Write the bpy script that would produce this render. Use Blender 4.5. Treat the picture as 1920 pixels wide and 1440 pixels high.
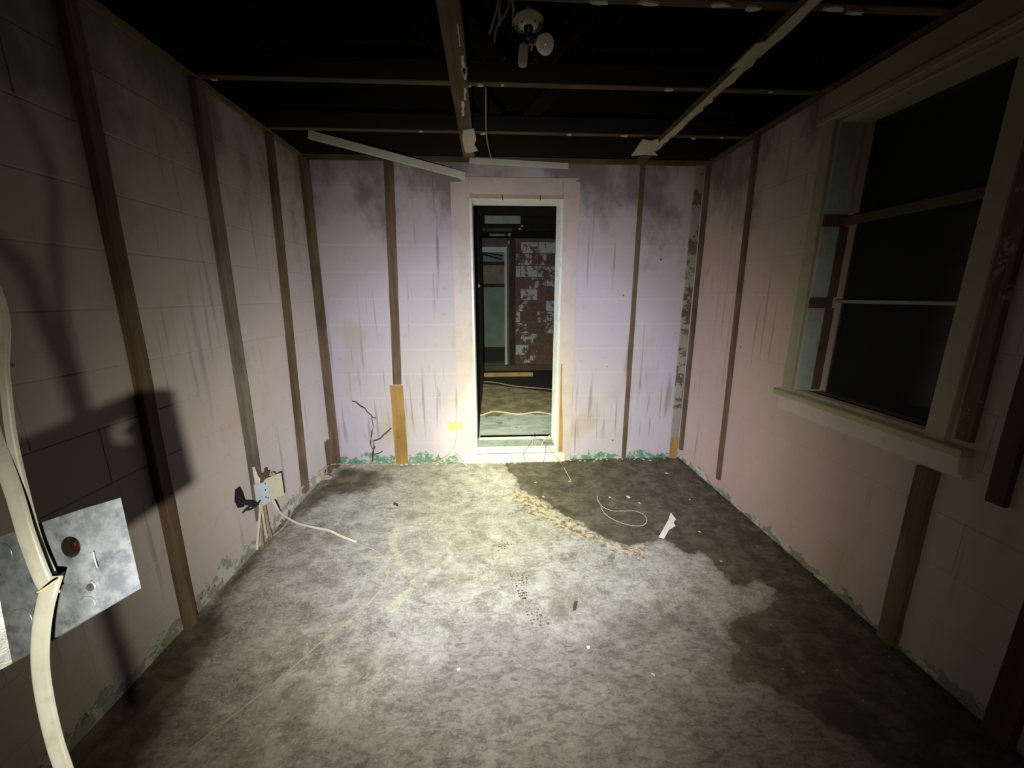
import bpy, math, random
import numpy as np
from mathutils import Vector, Matrix

for o in list(bpy.data.objects):
    bpy.data.objects.remove(o)
random.seed(7)
S = bpy.context.scene
COL = S.collection

# ------------------------------------------------------------------ camera
FPX = 725.4                                     # focal length in pixels of the 1920 px wide frame
PITCH, YAW = 0.2257, 0.0500
CAM = Vector((-0.146, -3.145, 1.411))
F = Vector((math.sin(YAW)*math.cos(PITCH), math.cos(YAW)*math.cos(PITCH), -math.sin(PITCH)))
R = Vector((math.cos(YAW), -math.sin(YAW), 0))
U = R.cross(F)
cd = bpy.data.cameras.new('camera')
cd.sensor_width = 36.0
cd.lens = FPX/1920*36.0
cd.clip_start = 0.02
cam = bpy.data.objects.new('camera', cd)
m = Matrix((R, U, -F)).transposed().to_4x4()
m.translation = CAM
cam.matrix_world = m
COL.objects.link(cam)
S.camera = cam

# ------------------------------------------------------------------ world: night
w = bpy.data.worlds.new('night')
w.use_nodes = True
w.node_tree.nodes['Background'].inputs['Color'].default_value = (0.004, 0.005, 0.007, 1)
w.node_tree.nodes['Background'].inputs['Strength'].default_value = 0.1
S.world = w

# ------------------------------------------------------------------ exposure
S.view_settings.view_transform = 'Standard'
S.view_settings.look = 'None'
S.view_settings.gamma = 1
S.view_settings.use_curve_mapping = False
S.view_settings.exposure = 0.0

# ------------------------------------------------------------------ flashlight (held low, left of the lens)
LIGHT_POS = CAM + R*(-0.098) + U*(-0.150) + F*0.03
AIM = Vector((-0.10, 0.0, 0.22))
FLASH_W = 3150.0
# angle from the beam axis in degrees -> relative intensity, colour
BEAM = [(0, 0.76, (1.0, 1.0, 0.74)), (6, 0.70, (1.0, 1.0, 0.74)), (10, 0.44, (0.98, 1.0, 0.79)),
        (14, 0.355, (0.98, 1.0, 0.80)), (20, 0.265, (0.95, 0.97, 0.93)), (26, 0.194, (0.96, 0.97, 0.98)),
        (30, 0.126, (1.0, 0.97, 0.93)), (34, 0.088, (1.0, 0.96, 0.86)), (38, 0.050, (1.0, 0.95, 0.79)),
        (43, 0.0210, (1.0, 0.93, 0.70)), (48, 0.0085, (1.0, 0.91, 0.64)), (53, 0.0031, (1.0, 0.90, 0.60)), (60, 0.0012, (1, .88, .58)), (75, .0004, (1, .87, .58)), (90, 0.0001, (1, .86, .58))]
ld = bpy.data.lights.new('flashlight', 'SPOT')
ld.energy = FLASH_W
ld.spot_size = math.radians(170)
ld.spot_blend = 0.1
ld.shadow_soft_size = 0.007
ld.use_nodes = True
lt = ld.node_tree
em = lt.nodes['Emission']
tc = lt.nodes.new('ShaderNodeTexCoord')
sx = lt.nodes.new('ShaderNodeSeparateXYZ')
lt.links.new(tc.outputs['Normal'], sx.inputs[0])
ab = lt.nodes.new('ShaderNodeMath'); ab.operation = 'ABSOLUTE'
lt.links.new(sx.outputs['Z'], ab.inputs[0])
ac = lt.nodes.new('ShaderNodeMath'); ac.operation = 'ARCCOSINE'; ac.use_clamp = False
lt.links.new(ab.outputs[0], ac.inputs[0])
dv = lt.nodes.new('ShaderNodeMath'); dv.operation = 'DIVIDE'; dv.inputs[1].default_value = math.pi/2
lt.links.new(ac.outputs[0], dv.inputs[0])
rp = lt.nodes.new('ShaderNodeValToRGB')
rp.color_ramp.interpolation = 'LINEAR'
while len(rp.color_ramp.elements) < len(BEAM):
    rp.color_ramp.elements.new(0.5)
for e, (a, k, c) in zip(rp.color_ramp.elements, BEAM):
    e.position = a/90.0
for e, (a, k, c) in zip(rp.color_ramp.elements, BEAM):
    e.color = (c[0]*k, c[1]*k, c[2]*k, 1)
lt.links.new(dv.outputs[0], rp.inputs[0])
lt.links.new(rp.outputs[0], em.inputs['Color'])
lo = bpy.data.objects.new('flashlight', ld)
lo.location = LIGHT_POS
lo.rotation_euler = (AIM-LIGHT_POS).to_track_quat('-Z', 'Y').to_euler()
COL.objects.link(lo)

# ------------------------------------------------------------------ room dimensions
XL, XR, H = -1.496, 1.496, 2.40
YB, YF = 0.0, -3.95                  # wall with the doorway, wall behind the photographer
YFAR = 4.15                          # far wall of the next room

def ray(px, py):
    return F + R*((px-960)/FPX) - U*((py-720)/FPX)
def on(px, py, ax, v):
    d = ray(px, py)
    return CAM + d*((v-CAM[ax])/d[ax])
def BW(px, py, off=0.0): return on(px, py, 1, YB-off)
def LW(px, py, off=0.0): return on(px, py, 0, XL+off)
def RW(px, py, off=0.0): return on(px, py, 0, XR-off)
def FL(px, py, off=0.0): return on(px, py, 2, off)
def CE(px, py, off=0.0): return on(px, py, 2, H-off)
def AT(px, py, zc): return CAM + ray(px, py)*zc
V = Vector

# ------------------------------------------------------------------ materials
MATS = {}
ALBEDO_K = .56                                      # lowers every base colour to weaken the bounced light
class NT:
    def __init__(s, name):
        s.m = bpy.data.materials.new(name); s.m.use_nodes = True
        s.t = s.m.node_tree; s.b = s.t.nodes['Principled BSDF']
        MATS[name] = s.m
        g = s.n('ShaderNodeNewGeometry'); s.pos = g.outputs['Position']
    def n(s, t, **k):
        x = s.t.nodes.new(t)
        for a, v in k.items(): setattr(x, a, v)
        return x
    def l(s, a, b):
        if isinstance(a, (int, float)): b.default_value = a
        elif isinstance(a, tuple): b.default_value = a if len(a) == 4 else (*a, 1)
        else: s.t.links.new(a, b)
    def scaled(s, sc, off=(0, 0, 0), rot=(0, 0, 0)):
        x = s.n('ShaderNodeMapping'); s.l(s.pos, x.inputs['Vector'])
        x.inputs['Scale'].default_value = sc; x.inputs['Location'].default_value = off; x.inputs['Rotation'].default_value = rot
        return x.outputs[0]
    def noise(s, scale=5, detail=4, rough=.55, vec=None, dist=0):
        x = s.n('ShaderNodeTexNoise'); s.l(vec or s.pos, x.inputs['Vector'])
        x.inputs['Scale'].default_value = scale; x.inputs['Detail'].default_value = detail
        x.inputs['Roughness'].default_value = rough; x.inputs['Distortion'].default_value = dist
        return x.outputs['Fac']
    def voro(s, scale, vec=None, feat='F1'):
        x = s.n('ShaderNodeTexVoronoi'); x.feature = feat; s.l(vec or s.pos, x.inputs['Vector']); x.inputs['Scale'].default_value = scale
        return x.outputs['Distance']
    def math(s, op, a, b=0.0, clamp=False):
        x = s.n('ShaderNodeMath', operation=op, use_clamp=clamp); s.l(a, x.inputs[0]); s.l(b, x.inputs[1]); return x.outputs[0]
    def ramp(s, f, a, b, lo=0.0, hi=1.0, smooth=True):
        x = s.n('ShaderNodeMapRange'); x.interpolation_type = 'SMOOTHSTEP' if smooth else 'LINEAR'
        s.l(f, x.inputs['Value']); x.inputs['From Min'].default_value = a; x.inputs['From Max'].default_value = b
        x.inputs['To Min'].default_value = lo; x.inputs['To Max'].default_value = hi
        return x.outputs[0]
    def mix(s, f, a, b, mode='MIX'):
        x = s.n('ShaderNodeMix', data_type='RGBA', blend_type=mode)
        s.l(f, x.inputs[0]); s.l(a, x.inputs[6]); s.l(b, x.inputs[7]); return x.outputs[2]
    def xyz(s):
        x = s.n('ShaderNodeSeparateXYZ'); s.l(s.pos, x.inputs[0]); return x.outputs
    def attr(s, name):
        x = s.n('ShaderNodeAttribute', attribute_name=name); return x.outputs['Fac']
    def rnd(s):
        return s.n('ShaderNodeObjectInfo').outputs['Random']
    def bump(s, h, st=.3, d=.005):
        x = s.n('ShaderNodeBump'); x.inputs['Strength'].default_value = st; x.inputs['Distance'].default_value = d
        s.l(h, x.inputs['Height']); s.l(x.outputs[0], s.b.inputs['Normal'])
    def out(s, col, rough=.8, metal=0.0, spec=.3):
        g_ = s.n('ShaderNodeMix', data_type='RGBA', blend_type='MULTIPLY'); g_.inputs[0].default_value = 1.0
        s.l(col, g_.inputs[6]); g_.inputs[7].default_value = (ALBEDO_K, ALBEDO_K, ALBEDO_K, 1)
        s.l(g_.outputs[2], s.b.inputs['Base Color']); s.l(rough, s.b.inputs['Roughness']); s.l(metal, s.b.inputs['Metallic'])
        s.b.inputs['Specular IOR Level'].default_value = spec
        s.b.inputs['Diffuse Roughness'].default_value = 1.0
        return s.m

def wood(name, c1, c2, axis, c3=None, amt=.5):
    s = NT(name)
    sc = [26, 26, 26]; sc[axis] = 1.6
    v = s.scaled(sc)
    g = s.noise(1.0, 5, .65, v, .6)
    big = s.noise(3.0, 3, .6)
    col = s.mix(s.ramp(g, .3, .7), c1, c2)
    col = s.mix(s.ramp(big, .42, .7, 0, .55), col, tuple(x*.5 for x in c1))
    kn = s.voro(3.1)
    col = s.mix(s.ramp(kn, .03, .07, .8, 0), col, tuple(x*.3 for x in c1))
    if c3:
        p = s.noise(9, 6, .7)
        col = s.mix(s.ramp(p, .62-amt*.3, .66-amt*.3), col, c3)
    s.bump(g, .35, .004)
    return s.out(col, .85, 0, .2)

def paint(name, base, seed, wall):
    """old pink paint over blocks: mildew, drips, rust spots and a peeled foot showing the green coat"""
    s = NT(name)
    x, y, z = s.xyz()
    n1 = s.noise(1.3, 4, .55, s.scaled((1, 1, 1), (seed, 0, 0)))
    n2 = s.noise(14, 5, .65)
    col = s.mix(s.ramp(n1, .35, .65), base, tuple(b*k for b, k in zip(base, (.94, .93, 1.0))))
    # yellowed damp patches
    n3 = s.noise(2.2, 3, .5, s.scaled((1, 1, .8), (seed*3+4, 2, 1)))
    col = s.mix(s.ramp(n3, .56, .74, 0, .42), col, (.42, .34, .20))
    # drips
    dv = s.scaled((24, 24, .9), (seed*2, 1, 0))
    d = s.noise(1.0, 3, .5, dv)
    dz = s.noise(1.7, 2, .5, s.scaled((1, 1, .7), (seed, 7, 3)))
    dm = s.math('MULTIPLY', s.ramp(d, .585, .70), s.ramp(dz, .46, .56))
    if wall == 'back':      # runs below the damp course of the back wall
        d2 = s.noise(1.0, 2, .5, s.scaled((30, 30, 1.6), (3.3, 1, .4)))
        band = s.math('MULTIPLY', s.ramp(z, .12, .34), s.ramp(s.math('ADD', z, s.math('MULTIPLY', s.noise(4, 3, .6), .5)), .85, 1.15, 1, 0))
        dm = s.math('MAXIMUM', dm, s.math('MULTIPLY', s.math('MULTIPLY', s.ramp(d2, .54, .66), band), .75))
    col = s.mix(s.math('MULTIPLY', dm, .62 if wall == 'back' else .40), col, (.13, .11, .105))
    # mildew, blotchy; its gain with height also paints in the dim upper wall
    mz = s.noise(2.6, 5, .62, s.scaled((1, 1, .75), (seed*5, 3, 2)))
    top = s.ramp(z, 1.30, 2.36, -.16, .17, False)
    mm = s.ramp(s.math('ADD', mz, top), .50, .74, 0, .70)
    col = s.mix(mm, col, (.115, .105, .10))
    # fine grime
    col = s.mix(s.ramp(n2, .55, .8, 0, .30), col, (.26, .21, .18))
    # spots
    vo = s.voro(3.6, s.scaled((1, 1, 1), (seed*7, 0, 0)))
    col = s.mix(s.ramp(vo, .022, .036, .85, 0), col, (.11, .08, .035))
    # peeled foot of the wall
    pn = s.noise(6, 6, .7, s.scaled((1, 1, .6), (seed, 2, 9)))
    hgt = {'back': .055, 'left': .075, 'right': .035}[wall]
    edge = s.math('SUBTRACT', s.math('ADD', s.math('MULTIPLY', s.math('SUBTRACT', pn, .5), .34), hgt), z)
    pe = s.ramp(edge, -.004, .004)
    under = s.noise(11, 5, .7, s.scaled((1, 1, 1.4), (seed, 5, 5)))
    ucol = {'back': (.12, .26, .20), 'left': (.26, .28, .24), 'right': (.22, .25, .22)}[wall]
    uc = s.mix(s.ramp(under, .49, .55), ucol, (.50, .50, .44))
    uc = s.mix(s.ramp(s.noise(17, 5, .7), .58, .64), uc, (.14, .12, .09))
    col = s.mix(pe, col, uc)
    hb = s.math('ADD', s.math('MULTIPLY', n2, .6), s.noise(70, 3, .6))
    hb = s.math('SUBTRACT', hb, s.math('MULTIPLY', pe, .8))
    s.bump(hb, .22, .004)
    return s.out(col, .72, 0, .3)

PINK = (.56, .455, .47)
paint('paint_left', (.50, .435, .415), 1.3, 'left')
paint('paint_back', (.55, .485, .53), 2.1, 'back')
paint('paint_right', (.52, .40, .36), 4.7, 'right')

def plain(name, col, var=.25, rough=.6, metal=0.0, scale=9, spec=.35, dirt=None, damt=.5):
    s = NT(name)
    n = s.noise(scale, 5, .62)
    c = s.mix(s.ramp(n, .35, .7), col, tuple(k*(1-var) for k in col))
    if dirt:
        d = s.noise(scale*2.3, 6, .7)
        c = s.mix(s.ramp(d, .50, .68, 0, damt), c, dirt)
    s.bump(n, .15, .003)
    return s.out(c, rough, metal, spec)

for ax, k in ((0, 'x'), (1, 'y'), (2, 'z')):
    wood('wood_old_'+k, (.105, .066, .040), (.19, .13, .082), ax)
    wood('wood_dark_'+k, (.050, .031, .021), (.10, .062, .040), ax)
wood('wood_grey_z', (.135, .108, .080), (.22, .185, .14), 2)
wood('wood_new_z', (.34, .19, .058), (.43, .255, .088), 2)
wood('wood_yellow_x', (.50, .36, .14), (.60, .45, .20), 0)
wood('wood_peeled_z', (.13, .085, .055), (.2, .14, .09), 2, (.33, .29, .26), .62)
wood('wood_scuffed_z', (.10, .066, .042), (.17, .12, .08), 2, (.26, .23, .18), .18)
wood('wood_mud_y', (.125, .084, .048), (.20, .14, .085), 1)
wood('wood_plate_y', (.20, .135, .072), (.30, .215, .12), 1)
plain('casing_pink', (.57, .47, .45), .10, .55, dirt=(.30, .22, .17), damt=.22, scale=4)
plain('casing_cream', (.37, .335, .225), .14, .5, dirt=(.20, .16, .10), damt=.3, scale=5)
plain('white_enamel', (.70, .72, .68), .10, .4, dirt=(.33, .30, .24), damt=.45)
plain('sill_white', (.72, .70, .60), .12, .6, dirt=(.34, .26, .17), damt=.6, scale=7)
plain('sill_grey', (.24, .28, .25), .25, .5, dirt=(.07, .08, .08), damt=.7, scale=6)
plain('jamb_blue', (.36, .42, .41), .18, .6, dirt=(.18, .17, .15), damt=.4)
plain('jamb_brown', (.115, .066, .046), .3, .75)
plain('screen_frame', (.36, .32, .25), .2, .5)
plain('moulding_white', (.62, .62, .58), .12, .5, dirt=(.3, .27, .22), damt=.4)
plain('drywall', (.62, .56, .42), .15, .9, dirt=(.36, .30, .2), damt=.4, scale=18)
plain('drywall_grey', (.34, .32, .27), .2, .9)
plain('plaster', (.70, .66, .58), .12, .9)
plain('plaster_pink', (.50, .34, .30), .2, .9)
plain('cable_cream', (.66, .63, .52), .12, .42, scale=22, dirt=(.4, .36, .26), damt=.35)
plain('sheath_cream', (.25, .25, .245), .14, .42, scale=22, dirt=(.15, .14, .12), damt=.4)
plain('cable_brown', (.40, .29, .18), .2, .6, scale=20)
plain('cable_tan', (.44, .37, .25), .25, .6, scale=20)
plain('cable_black', (.022, .020, .020), .3, .55)
plain('outlet_cream', (.50, .47, .21), .08, .4)
plain('outlet_slot', (.05, .045, .03), .1, .6)
plain('plate_cream', (.60, .58, .42), .12, .45, dirt=(.4, .36, .22), damt=.3)
plain('box_blue', (.52, .60, .66), .12, .4)
plain('porcelain', (.62, .61, .50), .12, .3, dirt=(.3, .26, .18), damt=.4)
plain('bakelite', (.012, .011, .010), .2, .45)
plain('bulb_glass', (.66, .60, .56), .08, .25)
plain('tube_pink', (.40, .26, .21), .2, .5)
plain('crack', (.06, .045, .04), .3, .95)
plain('brass', (.42, .34, .14), .2, .4, .8)
plain('copper', (.55, .26, .14), .2, .3, 1.0)
plain('green_wall', (.26, .40, .33), .3, .8, dirt=(.30, .27, .17), damt=.7, scale=2.2)
plain('tan_wall', (.40, .32, .19), .3, .85, dirt=(.12, .08, .05), damt=.6, scale=3)
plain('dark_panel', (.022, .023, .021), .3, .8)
plain('mortar_grey', (.16, .15, .14), .3, .9)
plain('black_hole', (.010, .009, .008), .3, .95)
plain('far_white', (.66, .69, .70), .12, .6)
plain('far_grey', (.40, .46, .42), .25, .8)
plain('roof_deck', (.012, .010, .009), .3, .95)
plain('charred', (.013, .010, .008), .4, .95)
plain('crumb_pale', (.6, .57, .46), .2, .9)
plain('crumb_dark', (.05, .045, .038), .3, .9)
plain('print_mud', (.105, .09, .065), .35, .9)

# galvanised steel of the junction box
s = NT('galvanised')
v1 = s.noise(55, 5, .65); v2 = s.noise(42, 5, .7)
c = s.mix(s.ramp(v1, .35, .65), (.13, .15, .19), (.24, .265, .31))
c = s.mix(s.ramp(v2, .5, .72, 0, .75), c, (.05, .058, .078))
s.bump(v1, .25, .002)
s.out(c, .38, .6, .5)

# clay tile of the far wall, some of it under old whitewash
def clay(name, thr):
    s = NT(name)
    n = s.noise(7, 6, .72); f = s.noise(30, 4, .6)
    c = s.mix(s.ramp(f, .3, .7), (.15, .082, .066), (.23, .13, .105))
    c = s.mix(s.ramp(n, thr, thr+.06), c, (.60, .61, .60))
    s.bump(f, .3, .004)
    return s.out(c, .9, 0, .2)
clay('clay_red', .64); clay('clay_mottled', .50); clay('clay_white', .42)

# window glass and insect screen
s = NT('window_glass')
s.t.nodes.remove(s.b)
tr = s.n('ShaderNodeBsdfTransparent'); gl = s.n('ShaderNodeBsdfGlossy'); gl.inputs['Roughness'].default_value = .12
gl.inputs['Color'].default_value = (.6, .6, .6, 1); tr.inputs['Color'].default_value = (.85, .88, .86, 1)
mx = s.n('ShaderNodeMixShader'); mx.inputs[0].default_value = .05
s.t.links.new(tr.outputs[0], mx.inputs[1]); s.t.links.new(gl.outputs[0], mx.inputs[2])
s.t.links.new(mx.outputs[0], s.t.nodes['Material Output'].inputs[0])
s = NT('insect_screen')
s.t.nodes.remove(s.b)
x, y, z = s.xyz()
gy = s.math('PINGPONG', y, .0011); gz = s.math('PINGPONG', z, .0011)
wire = s.math('MINIMUM', gy, gz)
fac = s.ramp(wire, .00030, .00034, 1, 0, False)
tr = s.n('ShaderNodeBsdfTransparent'); df = s.n('ShaderNodeBsdfDiffuse'); df.inputs['Color'].default_value = (.022, .023, .022, 1)
mx = s.n('ShaderNodeMixShader'); s.t.links.new(fac, mx.inputs[0])
s.t.links.new(tr.outputs[0], mx.inputs[1]); s.t.links.new(df.outputs[0], mx.inputs[2])
s.t.links.new(mx.outputs[0], s.t.nodes['Material Output'].inputs[0])

# concrete floor: dry slab, wet part (signed distance in 'wet'), flaking crust, damp dirt with painted shade, yellow paint smears
s = NT('concrete')
x, y, z = s.xyz()
fine = s.noise(60, 5, .7); mid = s.noise(9, 7, .72, dist=.5); big = s.noise(2.4, 4, .6)
brush = s.noise(1.0, 4, .6, s.scaled((9, 42, 9), (0, 0, 0), (0, 0, .5)))
c = s.mix(s.ramp(mid, .32, .66), (.235, .215, .165), (.43, .405, .325))
c = s.mix(s.ramp(fine, .48, .72, 0, .65), c, (.56, .53, .45))
c = s.mix(s.ramp(brush, .52, .72, 0, .55), c, (.155, .14, .11))
c = s.mix(s.ramp(big, .52, .72, 0, .62), c, (.16, .135, .095))
blot = s.noise(5.2, 6, .68, s.scaled((1, 1, 1), (3.7, 1.2, 0)))
c = s.mix(s.ramp(blot, .575, .68, 0, .75), c, (.135, .115, .085))
pale = s.noise(4.1, 6, .72, s.scaled((1, 1, 1), (9.1, 5.2, 0)))
c = s.mix(s.ramp(pale, .56, .66, 0, .6), c, (.55, .525, .45))
speck = s.voro(38)
spm = s.math('MULTIPLY', s.ramp(speck, .10, .17, 1, 0), s.ramp(s.noise(6, 3, .6), .47, .60))
c = s.mix(s.math('MULTIPLY', spm, .8), c, (.07, .062, .048))
grit = s.noise(1.0, 7, .78, s.scaled((20, 46, 20), (0, 0, 0), (0, 0, -.6)), .8); grit2 = s.noise(90, 4, .7)
c = s.mix(s.ramp(grit, .47, .68, 0, .55), c, (.115, .10, .075))
scf = s.noise(7.5, 7, .74, s.scaled((1, 1, 1), (4.4, 2.2, 0)), .9)
c = s.mix(s.ramp(scf, .53, .66, 0, .62), c, (.14, .122, .09))
c = s.mix(s.ramp(scf, .46, .34, 0, .45), c, (.50, .475, .40))
pit = s.voro(60); pm = s.math('MULTIPLY', s.ramp(pit, .12, .22, 1, 0), s.ramp(s.noise(4.2, 4, .6), .50, .62))
c = s.mix(s.math('MULTIPLY', pm, .6), c, (.08, .07, .05))
c = s.mix(s.ramp(grit2, .54, .66, 0, .55), c, (.62, .59, .51))
brn = s.noise(3.3, 5, .65, s.scaled((1, 1, 1), (1.7, 8.2, 0)))
c = s.mix(s.ramp(brn, .54, .68, 0, .55), c, (.17, .125, .075))
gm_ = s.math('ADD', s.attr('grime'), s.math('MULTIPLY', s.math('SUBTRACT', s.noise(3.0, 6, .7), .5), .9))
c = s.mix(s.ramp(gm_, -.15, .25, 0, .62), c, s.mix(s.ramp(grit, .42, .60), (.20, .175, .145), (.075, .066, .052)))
yel = s.attr('yellow')
ym = s.math('MULTIPLY', s.ramp(s.math('ADD', yel, s.math('MULTIPLY', s.math('SUBTRACT', mid, .5), .10)), -.004, .004), s.ramp(fine, .40, .52))
c = s.mix(s.math('MULTIPLY', ym, .42), c, (.60, .53, .28))
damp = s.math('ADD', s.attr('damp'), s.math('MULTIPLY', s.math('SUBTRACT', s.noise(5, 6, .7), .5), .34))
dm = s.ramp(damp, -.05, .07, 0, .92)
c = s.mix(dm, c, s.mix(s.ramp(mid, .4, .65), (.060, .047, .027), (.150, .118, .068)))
cr = s.math('ADD', s.attr('crust'), s.math('MULTIPLY', s.math('SUBTRACT', s.noise(17, 7, .75), .5), .30))
cm = s.math('MULTIPLY', s.ramp(cr, -.004, .006), s.ramp(s.noise(48, 4, .7), .36, .46, .25, 1))
ccol = s.mix(s.ramp(s.noise(26, 5, .7), .40, .56), (.16, .105, .055), (.50, .43, .29))
wet = s.math('ADD', s.attr('wet'), s.math('MULTIPLY', s.math('SUBTRACT', s.noise(15, 7, .72), .5), .13))
wm = s.ramp(wet, -.004, .007)
wcol = s.mix(s.ramp(mid, .35, .7), (.070, .057, .037), (.165, .138, .092))
wcol = s.mix(s.ramp(brush, .5, .7, 0, .5), wcol, (.048, .041, .031))
wcol = s.mix(s.ramp(grit, .52, .64, 0, .6), wcol, (.035, .030, .023))
wcol = s.mix(s.ramp(s.voro(17), .05, .075, .85, 0), wcol, (.30, .28, .21))
rim = s.math('MULTIPLY', s.ramp(wet, -.035, -.002), s.ramp(wet, .0, .006, 1, 0))
c = s.mix(s.math('MULTIPLY', rim, .35), c, (.12, .09, .05))
c = s.mix(wm, c, wcol)
c = s.mix(cm, c, ccol)
h = s.math('ADD', s.math('MULTIPLY', mid, .7), s.math('MULTIPLY', fine, .5))
h = s.math('ADD', h, s.math('MULTIPLY', cm, .5))
s.bump(h, .45, .006)
c = s.mix(1.0, c, (.84, .86, .94), 'MULTIPLY')
s.out(c, s.math('SUBTRACT', .88, s.math('MULTIPLY', wm, .12)), 0, .25)

# floor of the next room
s = NT('concrete_far')
mid = s.noise(4.5, 6, .68); f = s.noise(25, 4, .6)
c = s.mix(s.ramp(mid, .35, .68), (.10, .080, .045), (.22, .19, .125))
c = s.mix(s.ramp(f, .5, .7, 0, .5), c, (.24, .21, .15))
g = s.math('ADD', s.attr('grey'), s.math('MULTIPLY', s.math('SUBTRACT', mid, .5), .22))
gm = s.ramp(g, -.01, .012)
gc = s.mix(s.ramp(s.noise(3, 6, .7, s.scaled((1, 3, 1))), .38, .62), (.22, .26, .235), (.36, .40, .36))
gc = s.mix(s.ramp(s.noise(6.5, 5, .6), .60, .66, 0, .85), gc, (.05, .055, .045))
c = s.mix(gm, c, gc)
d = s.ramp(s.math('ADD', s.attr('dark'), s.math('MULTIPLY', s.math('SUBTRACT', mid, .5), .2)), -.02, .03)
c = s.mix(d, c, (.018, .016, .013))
s.bump(mid, .3, .006)
s.out(c, .8, 0, .3)

# ------------------------------------------------------------------ mesh helpers
WLOC = {}
class MB:
    def __init__(s): s.v = []; s.f = []; s.smooth = []
    def add(s, vs, fs, smooth=False):
        b = len(s.v); s.v += [V(p) for p in vs]
        s.f += [tuple(i+b for i in f) for f in fs]; s.smooth += [smooth]*len(fs)
        return s
    def box(s, x0, x1, y0, y1, z0, z1):
        x0, x1 = sorted((x0, x1)); y0, y1 = sorted((y0, y1)); z0, z1 = sorted((z0, z1))
        return s.add([(x0, y0, z0), (x1, y0, z0), (x1, y1, z0), (x0, y1, z0), (x0, y0, z1), (x1, y0, z1), (x1, y1, z1), (x0, y1, z1)],
                     [(0, 3, 2, 1), (4, 5, 6, 7), (0, 1, 5, 4), (1, 2, 6, 5), (2, 3, 7, 6), (3, 0, 4, 7)])
    def prism(s, pts, off):
        """closed outline of 3D points extruded by the vector off"""
        n = len(pts); off = V(off)
        vs = [V(p) for p in pts]+[V(p)+off for p in pts]
        fs = [tuple(range(n))[::-1], tuple(range(n, 2*n))]+[(i, (i+1) % n, n+(i+1) % n, n+i) for i in range(n)]
        return s.add(vs, fs)
    def stick(s, a, b, wdir, tdir, w, t, seg=6, jit=.0015, c=.003):
        """sawn timber from a to b: chamfered section w x t, slightly uneven along its length"""
        a, b = V(a), V(b); wd, td = V(wdir).normalized(), V(tdir).normalized()
        hw, ht = w/2, t/2; c = min(c, hw*.4, ht*.4)
        prof = [(-hw+c, -ht), (hw-c, -ht), (hw, -ht+c), (hw, ht-c), (hw-c, ht), (-hw+c, ht), (-hw, ht-c), (-hw, -ht+c)]
        vs, fs = [], []
        for i in range(seg+1):
            p = a.lerp(b, i/seg); j1 = random.uniform(-jit, jit); j2 = random.uniform(-jit, jit)
            for u, q in prof:
                uu = u+(j1 if u > 0 else j2)
                vs.append(p+wd*uu+td*q)
        for i in range(seg):
            for k in range(8):
                k2 = (k+1) % 8
                fs.append((i*8+k, i*8+k2, i*8+8+k2, i*8+8+k))
        fs.append(tuple(range(8))[::-1]); fs.append(tuple(range(seg*8, seg*8+8)))
        return s.add(vs, fs)
    def tube(s, pts, rx, ry=None, n=8, up=(0, 0, 1), sm=4, taper=None):
        pts = smooth_path([V(p) for p in pts], sm); ry = ry or rx; m = len(pts)
        vs, fs = [], []; prev = None
        for i, p in enumerate(pts):
            t = (pts[min(i+1, m-1)]-pts[max(i-1, 0)]).normalized()
            if prev is None:
                a = V(up)-t*V(up).dot(t)
                if a.length < 1e-4: a = V((1, 0, 0))-t*t.x
            else: a = prev-t*prev.dot(t)
            a.normalize(); prev = a; b = t.cross(a)
            k = 1 if taper is None else taper(i/(m-1))
            for q in range(n):
                an = 2*math.pi*q/n
                vs.append(p+a*(math.cos(an)*ry*k)+b*(math.sin(an)*rx*k))
        for i in range(m-1):
            for q in range(n):
                q2 = (q+1) % n
                fs.append((i*n+q, i*n+q2, i*n+n+q2, i*n+n+q))
        s.add(vs, fs, True)
        b = len(s.v)-m*n
        s.f += [tuple(b+q for q in range(n))[::-1], tuple(b+(m-1)*n+q for q in range(n))]; s.smooth += [False, False]
        return s
    def lathe(s, prof, M, n=24):
        """prof: list of (radius, height); M: matrix placing the local z axis"""
        vs, fs = [], []; k = len(prof)
        for r, h in prof:
            for q in range(n):
                a = 2*math.pi*q/n; vs.append(M @ V((r*math.cos(a), r*math.sin(a), h)))
        for i in range(k-1):
            for q in range(n):
                q2 = (q+1) % n; fs.append((i*n+q, i*n+q2, i*n+n+q2, i*n+n+q))
        fs.append(tuple(range(n))[::-1]); fs.append(tuple(range((k-1)*n, k*n)))
        return s.add(vs, fs, True)
    def blob(s, c, r, seed=0, n=8, k=5, amp=.3):
        rr = random.Random(seed); c = V(c); vs, fs = [], []
        for i in range(k+1):
            th = math.pi*i/k
            for q in range(n):
                a = 2*math.pi*q/n; e = 1+rr.uniform(-amp, amp)
                vs.append(c+V((r[0]*math.sin(th)*math.cos(a)*e, r[1]*math.sin(th)*math.sin(a)*e, r[2]*math.cos(th))))
        for i in range(k):
            for q in range(n):
                q2 = (q+1) % n; fs.append((i*n+q, i*n+n+q, i*n+n+q2, i*n+q2))
        return s.add(vs, fs, True)
    def build(s, name, mat, parent=None, origin=None):
        if origin is None:
            xs = [p.x for p in s.v]; ys = [p.y for p in s.v]; zs = [p.z for p in s.v]
            origin = V(((min(xs)+max(xs))/2, (min(ys)+max(ys))/2, min(zs)))
        me = bpy.data.meshes.new(name)
        me.from_pydata([tuple(p-origin) for p in s.v], [], s.f); me.update()
        me.polygons.foreach_set('use_smooth', s.smooth)
        me.materials.append(MATS[mat])
        return link(name, me, origin, parent)
def link(name, me, loc, parent=None):
    o = bpy.data.objects.new(name, me); COL.objects.link(o)
    WLOC[o] = V(loc)
    if parent is not None:
        o.parent = parent; o.location = V(loc)-WLOC[parent]
    else: o.location = loc
    return o
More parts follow.
